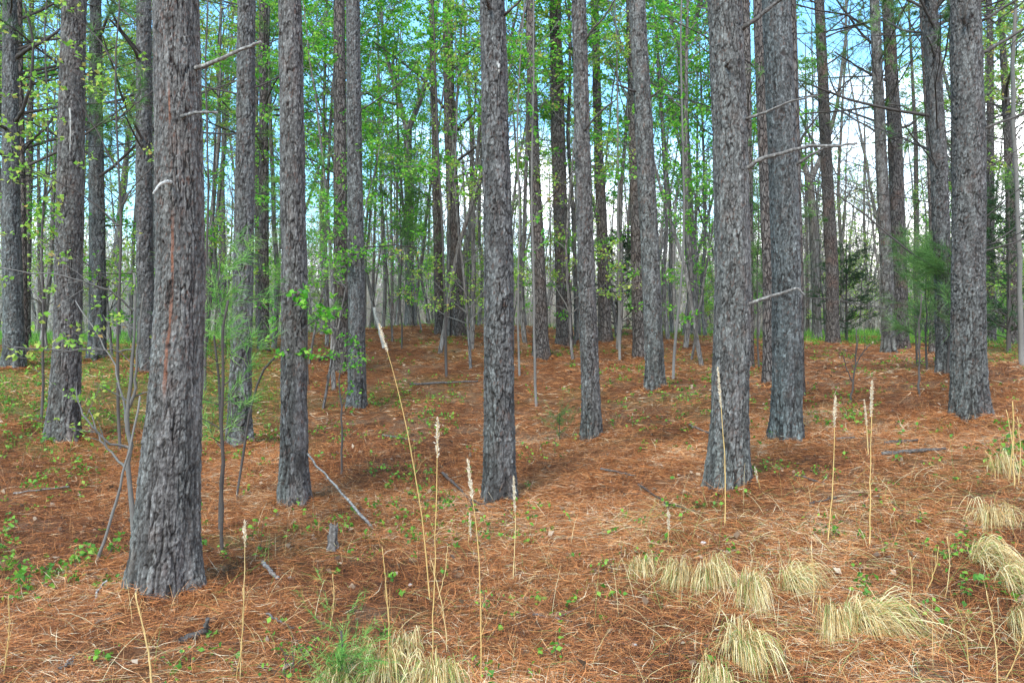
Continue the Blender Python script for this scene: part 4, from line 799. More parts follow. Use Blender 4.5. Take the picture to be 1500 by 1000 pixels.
# ------------------------------------------------------------------ near saplings with sparse leaves
def stem_tree(name, label, cat, stems, Y, leafn=0, lm=None, seed=0, bark=M_TWIGP, twig_n=5, tl=(.25, .8), lsize=(.03, .055)):
    """stems: list of (list of (px, py, dy), r0 px, r1 px); the first starts at the ground"""
    rg = np.random.default_rng(seed); b0 = W(stems[0][0][0][0], stems[0][0][0][1], Y); o = np.array([b0[0], Y, gz(b0[0], Y)]); root = empty(name, o, label, cat)
    lf = MB(); tw = MB()
    for si, (pts, r0, r1) in enumerate(stems):
        Q = np.array([W(p[0], p[1], Y + (p[2] if len(p) > 2 else 0)) - o for p in pts])
        if si == 0: Q[0, 2] = -.05
        t = np.linspace(0, 1, len(Q)); tt = np.linspace(0, 1, 14); P = np.stack([np.interp(tt, t, Q[:, i]) for i in range(3)], -1)
        P[1:-1] = (P[:-2] + 2 * P[1:-1] + P[2:]) / 4; P[1:-1] += rg.normal(size=P[1:-1].shape) * .006
        Rr = np.linspace(r0, r1, 14) * Y / FPX * .78 * rg.uniform(.9, 1.1, 14)
        mb = MB(); tubes(mb, P, Rr, 8, .4 + .3 * rg.random()); mb.build('stem' if si == 0 else 'branch', bark, root)
        if twig_n:
            P1, R1 = sprout(rg, P[None], Rr[None], twig_n, .35, 1., (.5, 1.2), tl, 5, up=.15, wig=.15, r0=.45); R1 = np.maximum(R1, .0016)
            P2, R2 = sprout(rg, P1, R1, 2, .3, 1., (.4, 1.), (tl[0] * .3, tl[1] * .5), 4, wig=.12, r0=.7, flat=.6); R2 = np.maximum(R2, .0012)
            tubes(tw, P1, R1, 4); tubes(tw, P2, R2, 3)
            if leafn: leaves(lf, rg, P2, leafn, lsize, .012, up=.6, tip=.5); leaves(lf, rg, P1, leafn, lsize, .012, up=.6, tip=.5)
    if tw.n: tw.build('twig', bark, root)
    if lf.n: lf.build('foliage', lm or M_LEAF, root)
    return root
stem_tree('sapling', 'grey forked sapling with crooked arching stems just left of the massive foreground pine', 'sapling',
    [([(196, 800), (190, 700), (188, 640), (185, 600), (192, 540), (200, 470), (196, 400)], 5.2, 2.2),
     ([(188, 655), (160, 650, -.1), (135, 628, -.2), (118, 600, -.2), (112, 560, -.2)], 2.6, 1.),
     ([(188, 690), (165, 670, .1), (145, 640, .1), (130, 600, .2)], 2.6, 1.),
     ([(186, 600), (196, 585), (200, 555), (200, 520), (207, 470), (210, 430)], 3.4, 1.5),
     ([(188, 640), (182, 600, .1), (170, 540, .2), (150, 500, .3), (110, 440, .4)], 2.4, 1.),
     ([(193, 512), (150, 512, -.2), (90, 512, -.4), (20, 508, -.6)], 1.6, .8),
     ([(197, 455), (160, 425, -.2), (100, 405, -.4), (0, 392, -.5)], 2., .9)], 6.4, 4, M_LEAFY, 3, M_TWIGP, 4, (.2, .7))
stem_tree('sapling', 'tall thin hardwood sapling with long drooping leafy twigs behind the massive pine', 'sapling',
    [([(176, 610), (172, 450), (178, 300), (168, 150), (176, -40)], 3., 1.4),
     ([(172, 330), (130, 290, -.1), (80, 262, -.3), (20, 240, -.4)], 1.7, .7), ([(174, 250), (140, 190, -.1), (110, 140, -.2), (70, 60, -.3)], 1.7, .7),
     ([(178, 300), (205, 260, 0), (235, 235, .1)], 1.5, .7), ([(170, 180), (200, 150), (235, 125, .1)], 1.5, .7), ([(172, 100), (140, 50), (90, 10, -.1)], 1.6, .7),
     ([(172, 420), (120, 380, -.2), (60, 345, -.3)], 1.5, .7)], 8.6, 5, M_LEAFY, 8, M_TWIG, 6, (.3, 1.0), (.035, .07))
stem_tree('dead_sapling', 'leaning dead grey stem propped below the forked sapling', 'dead sapling',
    [([(140, 835), (160, 770), (178, 700), (192, 650), (205, 580, .1)], 3.2, 1.8)], 5.7, 0, None, 4, M_TWIGP, 0)
stem_tree('sapling', 'thin dark upright stem beside the massive foreground pine, green sprigs at its foot', 'sapling',
    [([(326, 805), (324, 700), (327, 600), (325, 500), (334, 440)], 3.6, 2.4)], 6.0, 0, None, 5, M_TWIG, 2, (.1, .4))
stem_tree('sapling', 'dark whip-thin sapling left of the slender speckled pine', 'sapling',
    [([(499, 692), (501, 620), (497, 560), (505, 500)], 2.2, 1.)], 8.1, 2, M_LEAF, 6, M_TWIG, 5, (.2, .5))
stem_tree('sapling', 'sapling with one long curved branch reaching across the scaly straight pine', 'sapling',
    [([(345, 590), (372, 560), (400, 525, -.1), (425, 500, -.15), (440, 470, -.2), (452, 440, -.2)], 2.4, 1.), ([(425, 500, -.15), (460, 470, -.2), (480, 455, -.2)], 1.4, .8)], 7.3, 5, M_LEAF, 7, M_TWIG, 7, (.2, .6), (.035, .07))
stem_tree('hardwood_sapling', 'straight pale grey sapling right of the central pine', 'sapling',
    [([(786, 592), (783, 500), (781, 400), (778, 250), (783, 100), (780, -40)], 2.6, 1.4)], 11.8, 4, M_LEAF, 8, M_TWIGP, 9, (.3, 1.1), (.05, .1))
stem_tree('hardwood_sapling', 'thin pale stem rising from the crest left of the central pine', 'sapling',
    [([(654, 540), (652, 450), (648, 330), (640, 200), (637, 60), (632, -30)], 2.6, 1.2)], 14.2, 5, M_LEAF, 9, M_TWIG, 14, (.4, 1.4), (.05, .11))
stem_tree('hardwood_sapling', 'slender sapling with leafy twigs between the leaning pine and the four-branched pine', 'sapling',
    [([(986, 556), (990, 480), (998, 420), (1004, 330), (1000, 200), (996, 60), (1000, -30)], 2.8, 1.5)], 13.4, 5, M_LEAF, 10, M_TWIGP, 14, (.4, 1.3), (.05, .11))
stem_tree('hardwood_sapling', 'pale sapling with a bare foot just left of the pale sapling beside the central pine', 'sapling',
    [([(761, 534), (758, 450), (762, 330), (757, 200), (764, 60), (770, -30)], 2.2, 1.1)], 14.6, 4, M_LEAFY, 11, M_TWIGP, 12, (.4, 1.4), (.05, .1))
stem_tree('hardwood_sapling', 'thin pale stem in the gap between the pale knotty pine and the leaning pine', 'sapling',
    [([(908, 517), (906, 400), (905, 250), (905, 120), (900, -30)], 2.7, 1.2)], 16, 3, M_LEAFY, 12, M_TWIGP, 10, (.4, 1.3), (.05, .1))
stem_tree('sapling', 'crooked small sapling on the slope in front of the close pine pair', 'sapling',
    [([(1243, 597), (1250, 560), (1254, 520), (1255, 480)], 2., 1.), ([(1252, 540), (1262, 518), (1275, 505)], 1.3, .8), ([(1250, 560), (1240, 540), (1236, 520)], 1.2, .7)], 9.6, 0, None, 13, M_TWIG, 5, (.15, .5))
stem_tree('sapling', 'dark thin bare sapling stem left of the big right-hand pine', 'sapling',
    [([(1346, 590), (1348, 540), (1346, 490), (1350, 430)], 2.3, 1.2)], 9.4, 0, None, 14, M_TWIG, 5, (.15, .6))
stem_tree('hardwood_sapling', 'greenish young trunk cut by the right edge of the photo', 'sapling',
    [([(1497, 560), (1495, 420), (1488, 250), (1482, 100), (1490, -20)], 5., 3.)], 11, 4, M_LEAFY, 15, M_TWIGP, 12, (.3, 1.2), (.05, .09))
stem_tree('hardwood_sapling', 'leafy sapling leaning over the young pine beside the massive foreground pine', 'sapling',
    [([(300, 560), (302, 400), (306, 250), (300, 100), (305, -20)], 2.6, 1.4)], 12, 5, M_LEAFY, 16, M_TWIG, 12, (.4, 1.4), (.05, .09))
stem_tree('hardwood_sapling', 'leafy sapling standing at the left edge before the branchy pine', 'sapling',
    [([(60, 600), (66, 480), (60, 330), (72, 200), (64, 60), (70, -20)], 2.6, 1.2), ([(62, 300), (95, 230, -.2), (100, 130, -.2), (90, 60, -.2)], 2., 1.)], 9.5, 5, M_LEAFY, 17, M_TWIG, 12, (.3, 1.2), (.04, .08))

# ------------------------------------------------------------------ sticks, logs, stump on the ground
def stick(label, pts, r0, r1, mt=M_DEAD, attr=.6, cat='stick', name='fallen_stick', seed=0, lift=0., sub=0):
    P = []
    for p in pts:
        Y = p[3] if len(p) > 3 else hit(p[0], p[1]); q = W(p[0], p[1], Y); q[2] = q[2] if len(p) > 2 and p[2] is None else gz(q[0], q[1]) + lift + (p[2] if len(p) > 2 else 0.); P.append(q)
    P = np.array(P); o = P[0].copy(); Y = o[1]; t = np.linspace(0, 1, len(P)); tt = np.linspace(0, 1, 12)
    Q = np.stack([np.interp(tt, t, (P - o)[:, i]) for i in range(3)], -1); rg = np.random.default_rng(seed); Q[1:-1] += rg.normal(size=Q[1:-1].shape) * [.006, .006, .003]
    rr = np.linspace(r0, r1, 12) * Y / FPX * rg.uniform(.85, 1.15, 12); mb = MB(); tubes(mb, Q, rr, 8, attr)
    if sub:
        P1, R1 = sprout(rg, Q[None], rr[None], sub, .3, 1., (.5, 1.), (.1, .35), 4, wig=.12, r0=.5, flat=.5); tubes(mb, P1, R1, 4, attr)
    ob = mb.build(name, mt); ob.location = o; tag(ob, label, cat); return ob
YS = TREES[9][3]
stick('pale peeling stick propped against the foot of the scaly straight pine', [(547, 775, .0), (450, 664, None, YS - .16)], 2.2, 1.3, attr=.6, seed=1)
stick('dark twig lying on the straw left of the central pine', [(648, 700, .05), (675, 722, .03), (700, 752, .02)], 2.2, 1., M_TWIG, .5, seed=2, sub=2)
stick('thin twig on the straw just left of the foot of the central pine', [(690, 738, .03), (715, 745, .02), (745, 752, .02)], 1.5, .9, M_TWIG, .5, seed=3)
stick('dark rotting log on the slope left of the big right-hand pine', [(1292, 670, .03), (1335, 666, .035), (1385, 662, .03)], 3.4, 2.2, M_DEAD, .2, 'log', 'fallen_log', 4)
stick('short dark log just above the rotting log on the right slope', [(1296, 653, .03), (1345, 650, .03)], 2.6, 1.6, M_DEAD, .1, 'log', 'fallen_log', 5)
stick('short dark log to the left of the rotting log on the right slope', [(1226, 646, .02), (1252, 644, .02)], 2.6, 1.6, M_DEAD, .15, 'log', 'fallen_log', 55)
stick('short knobby black log in the straw below the massive foreground pine', [(262, 946, .02), (285, 939, .03), (305, 934, .04), (304, 914, .12, hit(305, 940))], 5.5, 3., M_DEAD, .12, 'log', 'fallen_log', 6)
stick('grey split stick lying near the small stump, right of the massive pine', [(385, 828, .02), (407, 852, .02)], 3.4, 2.6, attr=.6, seed=7)
stick('pale long twig on the slope left of the massive pine', [(20, 726, .02), (60, 722, .03), (102, 718, .03)], 1.5, .8, attr=.45, seed=8)
stick('short pale stick upright near the leaning dead stem', [(132, 892, .0), (148, 868, .04), (156, 846, .1, hit(140, 880))], 2.2, 1.4, attr=.8, seed=9)
stick('thin dark stick on the crest left of the slender speckled pine', [(468, 530, .03), (497, 518, .12)], 2.2, 1.2, M_TWIG, .3, seed=10)
stick('slanting dead pole leaning out of the crest left of the dark bent pine', [(563, 510, .0), (548, 450, None, hit(563, 510))], 3.2, 2.2, attr=.95, seed=11)
stick('long bowed twig in the middle of the straw below the four-branched pine', [(935, 715, .03), (980, 745, .03), (1040, 757, .02)], 1.4, .8, M_TWIG, .4, seed=12)
stick('grey twig lying on the right slope behind the paired seed heads', [(1185, 742, .02), (1225, 735, .02)], 1.8, 1., M_TWIG, .4, seed=13)
for i, (a_, b_, l_) in enumerate([((390, 905), (430, 925), 'short brown twig in the straw right of the knobby black log'), ((560, 640), (610, 648), 'dark low stick on the slope under the slender speckled pine'), ((600, 565), (700, 560), 'long dark stick half sunk in straw near the crest'),
                                ((1010, 625), (1045, 640), 'short twig left of the four-branched pine'), ((880, 690), (930, 700), 'thin twig on open straw below the pale knotty pine'), ((1165, 700), (1210, 712), 'thin twig in the straw right of the four-branched pine'),
                                ((90, 985), (110, 968), 'dark twig at the lower left corner'), ((780, 905), (840, 915), 'faint brown twig in the lower middle of the straw')]):
    stick(l_, [(*a_, .02), (*b_, .02)], 1.9, 1.1, M_DEAD, .25, seed=20 + i, sub=1)
# stump
Ys = hit(486, 805); o = W(486, 805, Ys); o[2] = gz(o[0], Ys); st = empty('stump', o, 'little jagged weathered stump right of the scaly straight pine', 'stump')
k = 26; th = np.arange(k) / k * 2 * PI; mb = MB(); rg = np.random.default_rng(3); lev = np.linspace(-.03, 1, 9); jag = .125 + .05 * np.abs(np.sin(th * 1.5 + .6)) * (1 + .5 * rg.random(k)); jag += .04 * np.exp(-((th - 4.0) / .7) ** 2)
V = []
for i, t in enumerate(lev):
    r = (.034 - .006 * t + .012 * max(0, .25 - t) * 4) * (1 + .22 * np.sin(th * 5) + .12 * rg.normal(size=k)); V.append(np.stack([r * np.cos(th) + .012 * t, r * np.sin(th), t * jag], -1))
V.append(np.stack([.014 * np.cos(th) + .012, .014 * np.sin(th), jag * .75], -1)); V.append(np.stack([0 * th + .012, 0 * th, 0 * th + .08], -1))
V = np.array(V); ii = np.arange(V.shape[0] * k).reshape(-1, k); a = ii[:-1]; b = ii[1:]
mb.add(V.reshape(-1, 3), np.stack([a, np.roll(a, -1, 1), np.roll(b, -1, 1), b], -1).reshape(-1, 4), np.clip(np.repeat(.05 + .5 * rg.random((1, k)), len(V), 0).ravel(), 0, 1)); mb.build('trunk', M_DEAD, st)

# ------------------------------------------------------------------ small leafy plants
def leafy(label, px, py, h, nst, nlf, size, mt, seed, name='leafy_plant', spr=.12, cat='plant'):
    Y = hit(px, py); x0 = (px - 750) / FPX * Y; o = np.array([x0, Y, gz(x0, Y)]); rg = np.random.default_rng(seed); root = empty(name, o, label, cat)
    bx = rg.normal(size=(nst, 2)) * spr; g = ground(o[0] + bx[:, 0], o[1] + bx[:, 1]) - o[2]
    P = np.zeros((nst, 5, 3)); P[:, 0] = np.stack([bx[:, 0], bx[:, 1], g - .01], -1); d = unit(rg.normal(size=(nst, 3)) * [.45, .45, .1] + [0, 0, 1]); l = rg.uniform(.5, 1.1, nst) * h
    for j in range(1, 5): d = unit(d + rg.normal(size=d.shape) * .18); P[:, j] = P[:, j - 1] + d * (l / 4)[:, None]
    mb = MB(); tubes(mb, P, np.full((nst, 1), .0025) * np.linspace(1, .4, 5), 4); mb.build('stem', M_TWIG, root)
    mb = MB(); leaves(mb, rg, P, nlf, size, .018, up=.8, tip=.25); mb.build('foliage', mt, root); return root
LP = [('bright leafy vine patch at the foot of the leaning dead stem', 165, 815, .17, 16, 5, (.03, .06), .11), ('low bright green vine left of the leaning dead stem', 90, 838, .15, 13, 5, (.03, .055), .13),
 ('trailing green vine at the lower left edge', 25, 868, .17, 12, 5, (.03, .06), .12), ('small green sprout at the left edge above the vine', 8, 812, .12, 5, 5, (.03, .05), .05), ('green sprigs around the foot of the thin dark stem right of the massive pine', 345, 805, .2, 16, 5, (.025, .05), .16),
 ('patch of round green leaves on the slope left of the central pine', 580, 695, .16, 22, 5, (.025, .05), .3), ('loose green leaves right of the foot of the central pine', 790, 668, .16, 18, 5, (.02, .045), .3),
 ('dark green sprig in the straw left of the four-branched pine foot', 1020, 745, .14, 9, 6, (.02, .045), .10), ('small dark shrublet right of the four-branched pine', 1197, 700, .12, 12, 6, (.02, .04), .10), ('green weed at the foot of the left seed stalk on the right slope', 1218, 785, .16, 8, 6, (.02, .045), .07),
 ('single green sprout at the bottom, right of the middle', 815, 965, .14, 3, 6, (.02, .04), .02), ('tiny green weed above the bottom grass clumps', 710, 900, .16, 4, 7, (.015, .03), .03), ('green leafy weed between the curved grass tufts on the right', 1420, 815, .18, 14, 6, (.02, .045), .12),
 ('green weed beside the leftmost pale grass tuft', 962, 832, .14, 4, 6, (.02, .035), .03), ('green clump in the straw right of the middle of the picture', 885, 835, .12, 8, 6, (.015, .035), .07), ('green weeds on the right slope above the curved grass tufts', 1300, 790, .14, 16, 5, (.02, .04), .25),
 ('fresh green leaves under the slender speckled pine', 490, 640, .2, 10, 5, (.03, .05), .15), ('pale green weeds at the bottom edge left of the grass clumps', 430, 985, .2, 12, 8, (.012, .03), .09), ('green sprigs low on the left between two pines', 150, 615, .25, 18, 5, (.03, .06), .35),
 ('green sprig on the slope near the four-branched pine right foot', 1130, 690, .12, 9, 6, (.02, .04), .10), ('green weed at the right edge above the grass tufts', 1492, 690, .3, 10, 7, (.03, .06), .10), ('little leafy weed in the straw on the lower left', 260, 975, .1, 5, 6, (.015, .03), .05)]
for i, (l, px, py, h, ns, nl, sz, sp) in enumerate(LP): leafy(l, px, py, h, ns, nl, sz, M_GREEN, 600 + i, spr=sp)
Yq = hit(820, 647)
sd = make_youngpine(410, .34, 14, M_NEED, (.03, .06), 1., 'pine_seedling', .005, .0022, (.07, .18)); place(sd, 820, Yq, 1., 0, 'tiny dark green pine seedling left of the pale knotty pine foot', 'seedling')
sd = make_youngpine(411, .26, 14, M_NEEDB, (.03, .07), 1., 'pine_seedling', .005, .0022, (.05, .16)); place(sd, 500, hit(500, 1010), 1.1, 0, 'feathery green seedling at the bottom edge left of the middle', 'seedling')

# ------------------------------------------------------------------ bunch grass
def tuft(label, px, py, h, wid, lean=(0, 0), n=420, green=.25, seed=0):
    Y = hit(px, py, 2.2); x0 = (px - 750) / FPX * Y; o = np.array([x0, Y, gz(x0, Y)]); rg = np.random.default_rng(seed); root = empty('grass_tuft', o, label, 'grass tuft')
    th = rg.uniform(0, 2 * PI, n); rad_ = rg.random(n) ** .5 * .05; m = 7; lk_ = rg.uniform(0, 2 * PI, 9); w9 = rg.random(n) < .6; th = np.where(w9, lk_[rg.integers(9, size=n)] + rg.normal(size=n) * .16, th); wild = np.where(rg.random(n) < .12, rg.uniform(1.2, 1.45, n), 1.)
    b = np.stack([rad_ * np.cos(th), rad_ * np.sin(th) * .8, np.full(n, -.01)], -1)
    out_ = rg.uniform(.15, 1.5, n) * wid * .52 * wild * (1 + .35 * np.sin(th * 2 + seed) + .3 * np.sin(th * 3 + seed * 2))
    tip = np.stack([np.cos(th) * out_ + lean[0], np.sin(th) * out_ * .8 + lean[1] - .09, rg.uniform(-.7, .3, n) * h], -1)
    mid = b * .5 + tip * .42; mid[:, 2] = rg.uniform(.35, 1.45, n) * h * (1 + .25 * np.sin(th * 2 + seed)) * wild ** .5
    t = np.linspace(0, 1, m)[None, :, None]; P = (1 - t) ** 2 * b[:, None] + 2 * t * (1 - t) * (mid[:, None] * 1.15) + t ** 2 * tip[:, None]
    P[:, 1:] += rg.normal(size=(n, 1, 3)) * .016 + np.cumsum(rg.normal(size=(n, m - 1, 3)) * .0035, 1)
    gl = ground(o[0] + P[..., 0], o[1] + P[..., 1]) - o[2] + .004; P[:, 1:, 2] = np.maximum(P[:, 1:, 2], gl[:, 1:])
    w = rg.uniform(.0011, .0022, n)[:, None] * np.array([1, 1, .95, .85, .7, .5, .15])[None]
    T_ = unit(np.gradient(P, axis=1)); s = unit(np.cross(T_, np.repeat(unit(rg.normal(size=(n, 1, 3))), m, 1))) * w[..., None]
    V = np.stack([P - s, P + s], 2); ii = np.arange(n * m * 2).reshape(n, m, 2)
    F = np.stack([ii[:, :-1, 0], ii[:, :-1, 1], ii[:, 1:, 1], ii[:, 1:, 0]], -1).reshape(-1, 4)
    isg = rg.random(n) < green * .5; dn = rg.random(n) < .18; P[dn, 1:, 2] = gl[dn, 1:] + .01; col = np.where(isg, rg.uniform(0, .35, n), rg.uniform(.42, 1, n) * np.where(dn, .7, 1.)); mb = MB(); mb.add(V.reshape(-1, 3), F, np.repeat(col, m * 2))
    mb.build('blades', M_GRASS, root).name = 'foliage'; return root
TF = [('small pale grass tuft, leftmost of the row below the four-branched pine', 938, 842, .16, .15, (0, 0), 260, .25), ('droopy pale grass tuft second from the left in the row', 998, 850, .17, .14, (-.05, 0), 300, .2), ('largest domed grass tuft in the middle of the row', 1038, 858, .20, .26, (.03, 0), 620, .3),
 ('shaggy pale tuft right of the largest domed tuft', 1095, 880, .2, .2, (.0, -.03), 480, .25), ('spiky tuft with green base sweeping right in the row', 1152, 866, .18, .2, (.12, 0), 380, .35), ('narrow hanging tuft below the spiky tuft', 1222, 925, .2, .13, (.0, -.05), 360, .3),
 ('long windswept grass tuft leaning right above the lower right corner', 1258, 925, .22, .26, (.16, -.02), 620, .3), ('big shaggy tuft at the bottom, dark green heart', 1090, 965, .22, .24, (.03, -.03), 620, .4), ('tuft cut by the bottom edge below the big shaggy tuft', 1045, 1015, .16, .16, (-.02, 0), 380, .4),
 ('arched blond tuft upper of the three at the right edge', 1432, 825, .18, .2, (.10, -.02), 480, .25), ('curved blond tuft middle of the three at the right edge', 1468, 862, .18, .16, (.08, -.06), 480, .3), ('blond tuft lowest of the three, cut by the right edge', 1492, 925, .18, .18, (.04, -.06), 480, .3),
 ('wide pale grass clump at the bottom, left one of two', 560, 998, .20, .24, (-.04, 0), 700, .4), ('wide pale grass clump at the bottom, right one of two', 640, 1010, .18, .20, (.02, 0), 560, .45), ('brownish old tuft at the right edge of the slope', 1450, 770, .17, .24, (-.03, 0), 420, .05),
 ('small pale wisp of grass near the right edge, high on the slope', 1462, 690, .16, .24, (.0, 0), 300, .15), ('low tuft cut by the bottom edge left of the two wide clumps', 492, 1012, .12, .16, (.0, 0), 320, .6), ('thin pale tuft in the straw above the row, right of the big domed tuft', 595, 940, .13, .13, (.03, 0), 200, .3)]
TF[-1] = ('small loose tuft rising behind the two wide bottom clumps', 598, 955, .13, .13, (.03, 0), 240, .3)
for i, (l, px, py, h, w_, ln, n_, g_) in enumerate(TF): tuft(l, px, py, h, w_, ln, n_, g_, 700 + i)

# dry reddish and straw coloured wisps between the tufts: uncountable
mb = MB(); V, F, C_ = blades(60000, (3.0, 9.5), (-5, 5.5), (.04, .20), .0011, rng, lambda x, y: np.clip(.16 + 1.6 * fbm(x * 1.2, y * 1.2, 61, 3) + .35 * smooth(.5, 3, x) * (1 - smooth(4.6, 6.5, y)), 0, 1))
mb.add(V, F, C_)
tag(mb.build('dry_grass', M_STRAW, smooth_=False), 'short dry brown grass standing through the straw', 'dry grass', kind='stuff')
mb = MB(); n_ = 3000; yb = rng.uniform(3.0, 6.5, n_); xb = np.where(rng.random(n_) < .7, rng.uniform(.8, 4.2, n_), rng.uniform(-2.5, 1.5, n_)); P = np.zeros((n_, 4, 3)); P[:, 0] = np.stack([xb, yb, ground(xb, yb)], -1); d = unit(rng.normal(size=(n_, 3)) * [1, .8, .2] + [0, 0, .45]); l = rng.uniform(.06, .34, n_)
for j in range(1, 4): P[:, j] = P[:, j - 1] + d * (l / 3)[:, None]; d = unit(d - [0, 0, .28])
tubes(mb, P, np.full((n_, 1), .0013) * np.array([1, .9, .8, .4]), 3, rng.random(n_)); tag(mb.build('grass_litter', M_GRASS), 'loose bent straw coloured grass stems strewn between the tufts', 'dry grass', kind='stuff')

# ------------------------------------------------------------------ tall stalks with seed heads
def stalk(label, base, top, head, seed, gold=0, w=1.3, bend=0.):
    """base, top photo pixels; head: length in px of the seed head at the tip (0 for a bare stalk)"""
    Y = hit(*base, 2.2) if base[1] < 1060 else 3.2; o = W(base[0], base[1], Y); o[2] = gz(o[0], Y); rg = np.random.default_rng(seed)
    root = empty('grass_stalk', o, label, 'grass stalk'); tp = W(top[0], top[1], Y - .05) - o; m = 14; t = np.linspace(0, 1, m)[:, None]; L0 = float(np.linalg.norm(tp))
    P = t * tp; P[:, 0] += np.sin(t[:, 0] * PI) * bend * Y / FPX; P[:, 0] += np.sin(t[:, 0] * PI * 1.7 + seed) * .003 * L0; P[0, 2] = -.02
    L = np.linalg.norm(tp); P[1:-1] += rg.normal(size=(m - 2, 3)) * .0016; w *= .8; mb = MB(); tubes(mb, P, np.linspace(w, w * .45, m) * Y / FPX * rg.uniform(.85, 1.2, m), 5, .3 + .5 * rg.random()); mb.build('stem', M_GOLD, root)
    if head and L > .3:
        P1, R1 = sprout(rg, P[None], np.full((1, m), .0016), 4, .1, .6, (.15, .5), (.1, .28), 6, up=-.5, r0=.7, wig=.2); mb = MB(); tubes(mb, P1, R1, 3, .6); mb.build('leaf', M_GOLD, root)
    if head:
        hl = head / FPX * Y; n = int(rg.uniform(260, 420) * hl / .2); u = rg.random(n); q = P[-1] - (P[-1] - P[-3]) / np.linalg.norm(P[-1] - P[-3]) * (1 - u[:, None]) * hl
        ax = unit(P[-1] - P[-3]); env = np.sin(np.clip(u * .92 + .08, 0, 1) * PI) ** .5
        mb = MB(); dd = unit(rg.normal(size=(n, 3)) * .55 + ax * 1.2); ln_ = (.008 + .011 * env[:, None]) * rg.uniform(.6, 1.2, (n, 1)); s = unit(np.cross(dd, rg.normal(size=(n, 3)))) * .0022
        q = q + rg.normal(size=q.shape) * .0022 * env[:, None]
        V = np.stack([q, q + dd * ln_ * .5 + s, q + dd * ln_, q + dd * ln_ * .5 - s], 1); mb.add(V.reshape(-1, 3), np.arange(n * 4).reshape(n, 4), np.repeat(rg.random(n), 4)); mb.build('seed_head', M_SEED, root)
    else:
        P1, R1 = sprout(rg, P[None], np.full((1, m), .002), 7, .25, .95, (.15, .4), (.06, .18), 4, up=.4, r0=.7); mb = MB(); tubes(mb, P1, R1, 3, .6)
        s_n = len(P1); mb.build('leaf', M_GOLD, root)
    return root
SB0 = 0
ST = [('tallest cream seed stalk left of the central pine, growing from the bottom clump', (631, 990), (640, 612), 58, 1.2, 3), ('long slanting seed stalk with its head high up against the left trunks', (630, 880), (554, 474), 42, 1.3, 14), ('seed stalk curving left, between the tall cream stalk and the central pine', (706, 1000), (685, 673), 58, 1.3, 6),
 ('seed stalk in front of the foot of the central pine', (752, 850), (753, 698), 52, 1., 2), ('seed stalk bent against the trunk of the four-branched pine', (1062, 770), (1052, 538), 60, 1.1, 3), ('left seed stalk of the pair on the right slope', (1212, 795), (1224, 580), 46, 1.1, 3),
 ('tall right seed stalk of the pair on the right slope', (1273, 800), (1277, 558), 52, 1.1, 1), ('short pale seed head just behind the right stalk of the pair', (1272, 668), (1266, 585), 40, 1., 1), ('seed stalk in front of the straw at lower left', (352, 1000), (358, 762), 38, 1.2, 2),
 ('short broken seed head standing alone in the straw below the four-branched pine', (979, 800), (979, 748), 32, 1.2, 0), ('tiny slanting seed head at the right foot of the four-branched pine', (1114, 718), (1106, 684), 26, 1., 0), ('faded short seed head beside the curving seed stalk', (686, 800), (688, 752), 36, .8, 0)]
for i, (l, b_, t_, h_, w_, bd) in enumerate(ST): stalk(l, b_, t_, h_, 800 + i, w=w_, bend=bd)
SB = [('golden bare stalk leaning left in the lower left corner', (222, 1010), (198, 868), 2.0), ('golden broken stalk standing at the right edge, taller one', (1478, 705), (1483, 588), 1.8), ('shorter golden stalk at the right edge beside the taller one', (1486, 715), (1474, 600), 1.3), ('thin golden stalk near the right edge leaning left', (1458, 700), (1443, 660), 1.2),
 ('bare tan stalk rising from the left bottom clump', (568, 985), (560, 800), 1.2), ('bare tan stalk between the bottom clumps and the middle', (655, 960), (632, 820), 1.1), ('golden stalk leaning out of the lower right corner', (1462, 1005), (1445, 865), 1.5), ('second golden stalk in the lower right corner, leaning right', (1470, 1000), (1498, 930), 1.3),
 ('third golden stalk at the right edge, thinnest and most upright', (1492, 712), (1490, 610), 1.0), ('bent golden stalk in the right foreground below the curved tufts', (1420, 985), (1400, 880), 1.2), ('pale bent stalk leaning left in the right foreground', (1440, 960), (1415, 900), 1.), ('tan upright stalk beside the windswept tuft', (1330, 900), (1334, 815), 1.), ('reddish bare stalk below the big shaggy tuft', (1048, 920), (1053, 872), 1.3), ('reddish thin stalk rising behind the narrow hanging tuft', (1190, 900), (1187, 800), 1.2), ('pale bare stem left of the golden stalk in the lower left corner', (5, 990), (12, 870), 1.3), ('pinkish bare stalk on the right slope above the windswept tuft', (1357, 870), (1375, 800), 1.2),
 ('thin tan stalk right of the narrow tuft, bent right', (1385, 880), (1388, 785), 1.0), ('bare stalk close beside the lower left seed stalk', (345, 1000), (356, 860), 1.2), ('short tan stalk below the small stump', (482, 925), (487, 840), 1.), ('thin bare stalk right of the bottom clumps', (640, 880), (655, 800), 1.)]
for i, (l, b_, t_, w_) in enumerate(SB): stalk(l, b_, t_, 0, 850 + i, w=w_, bend=4)
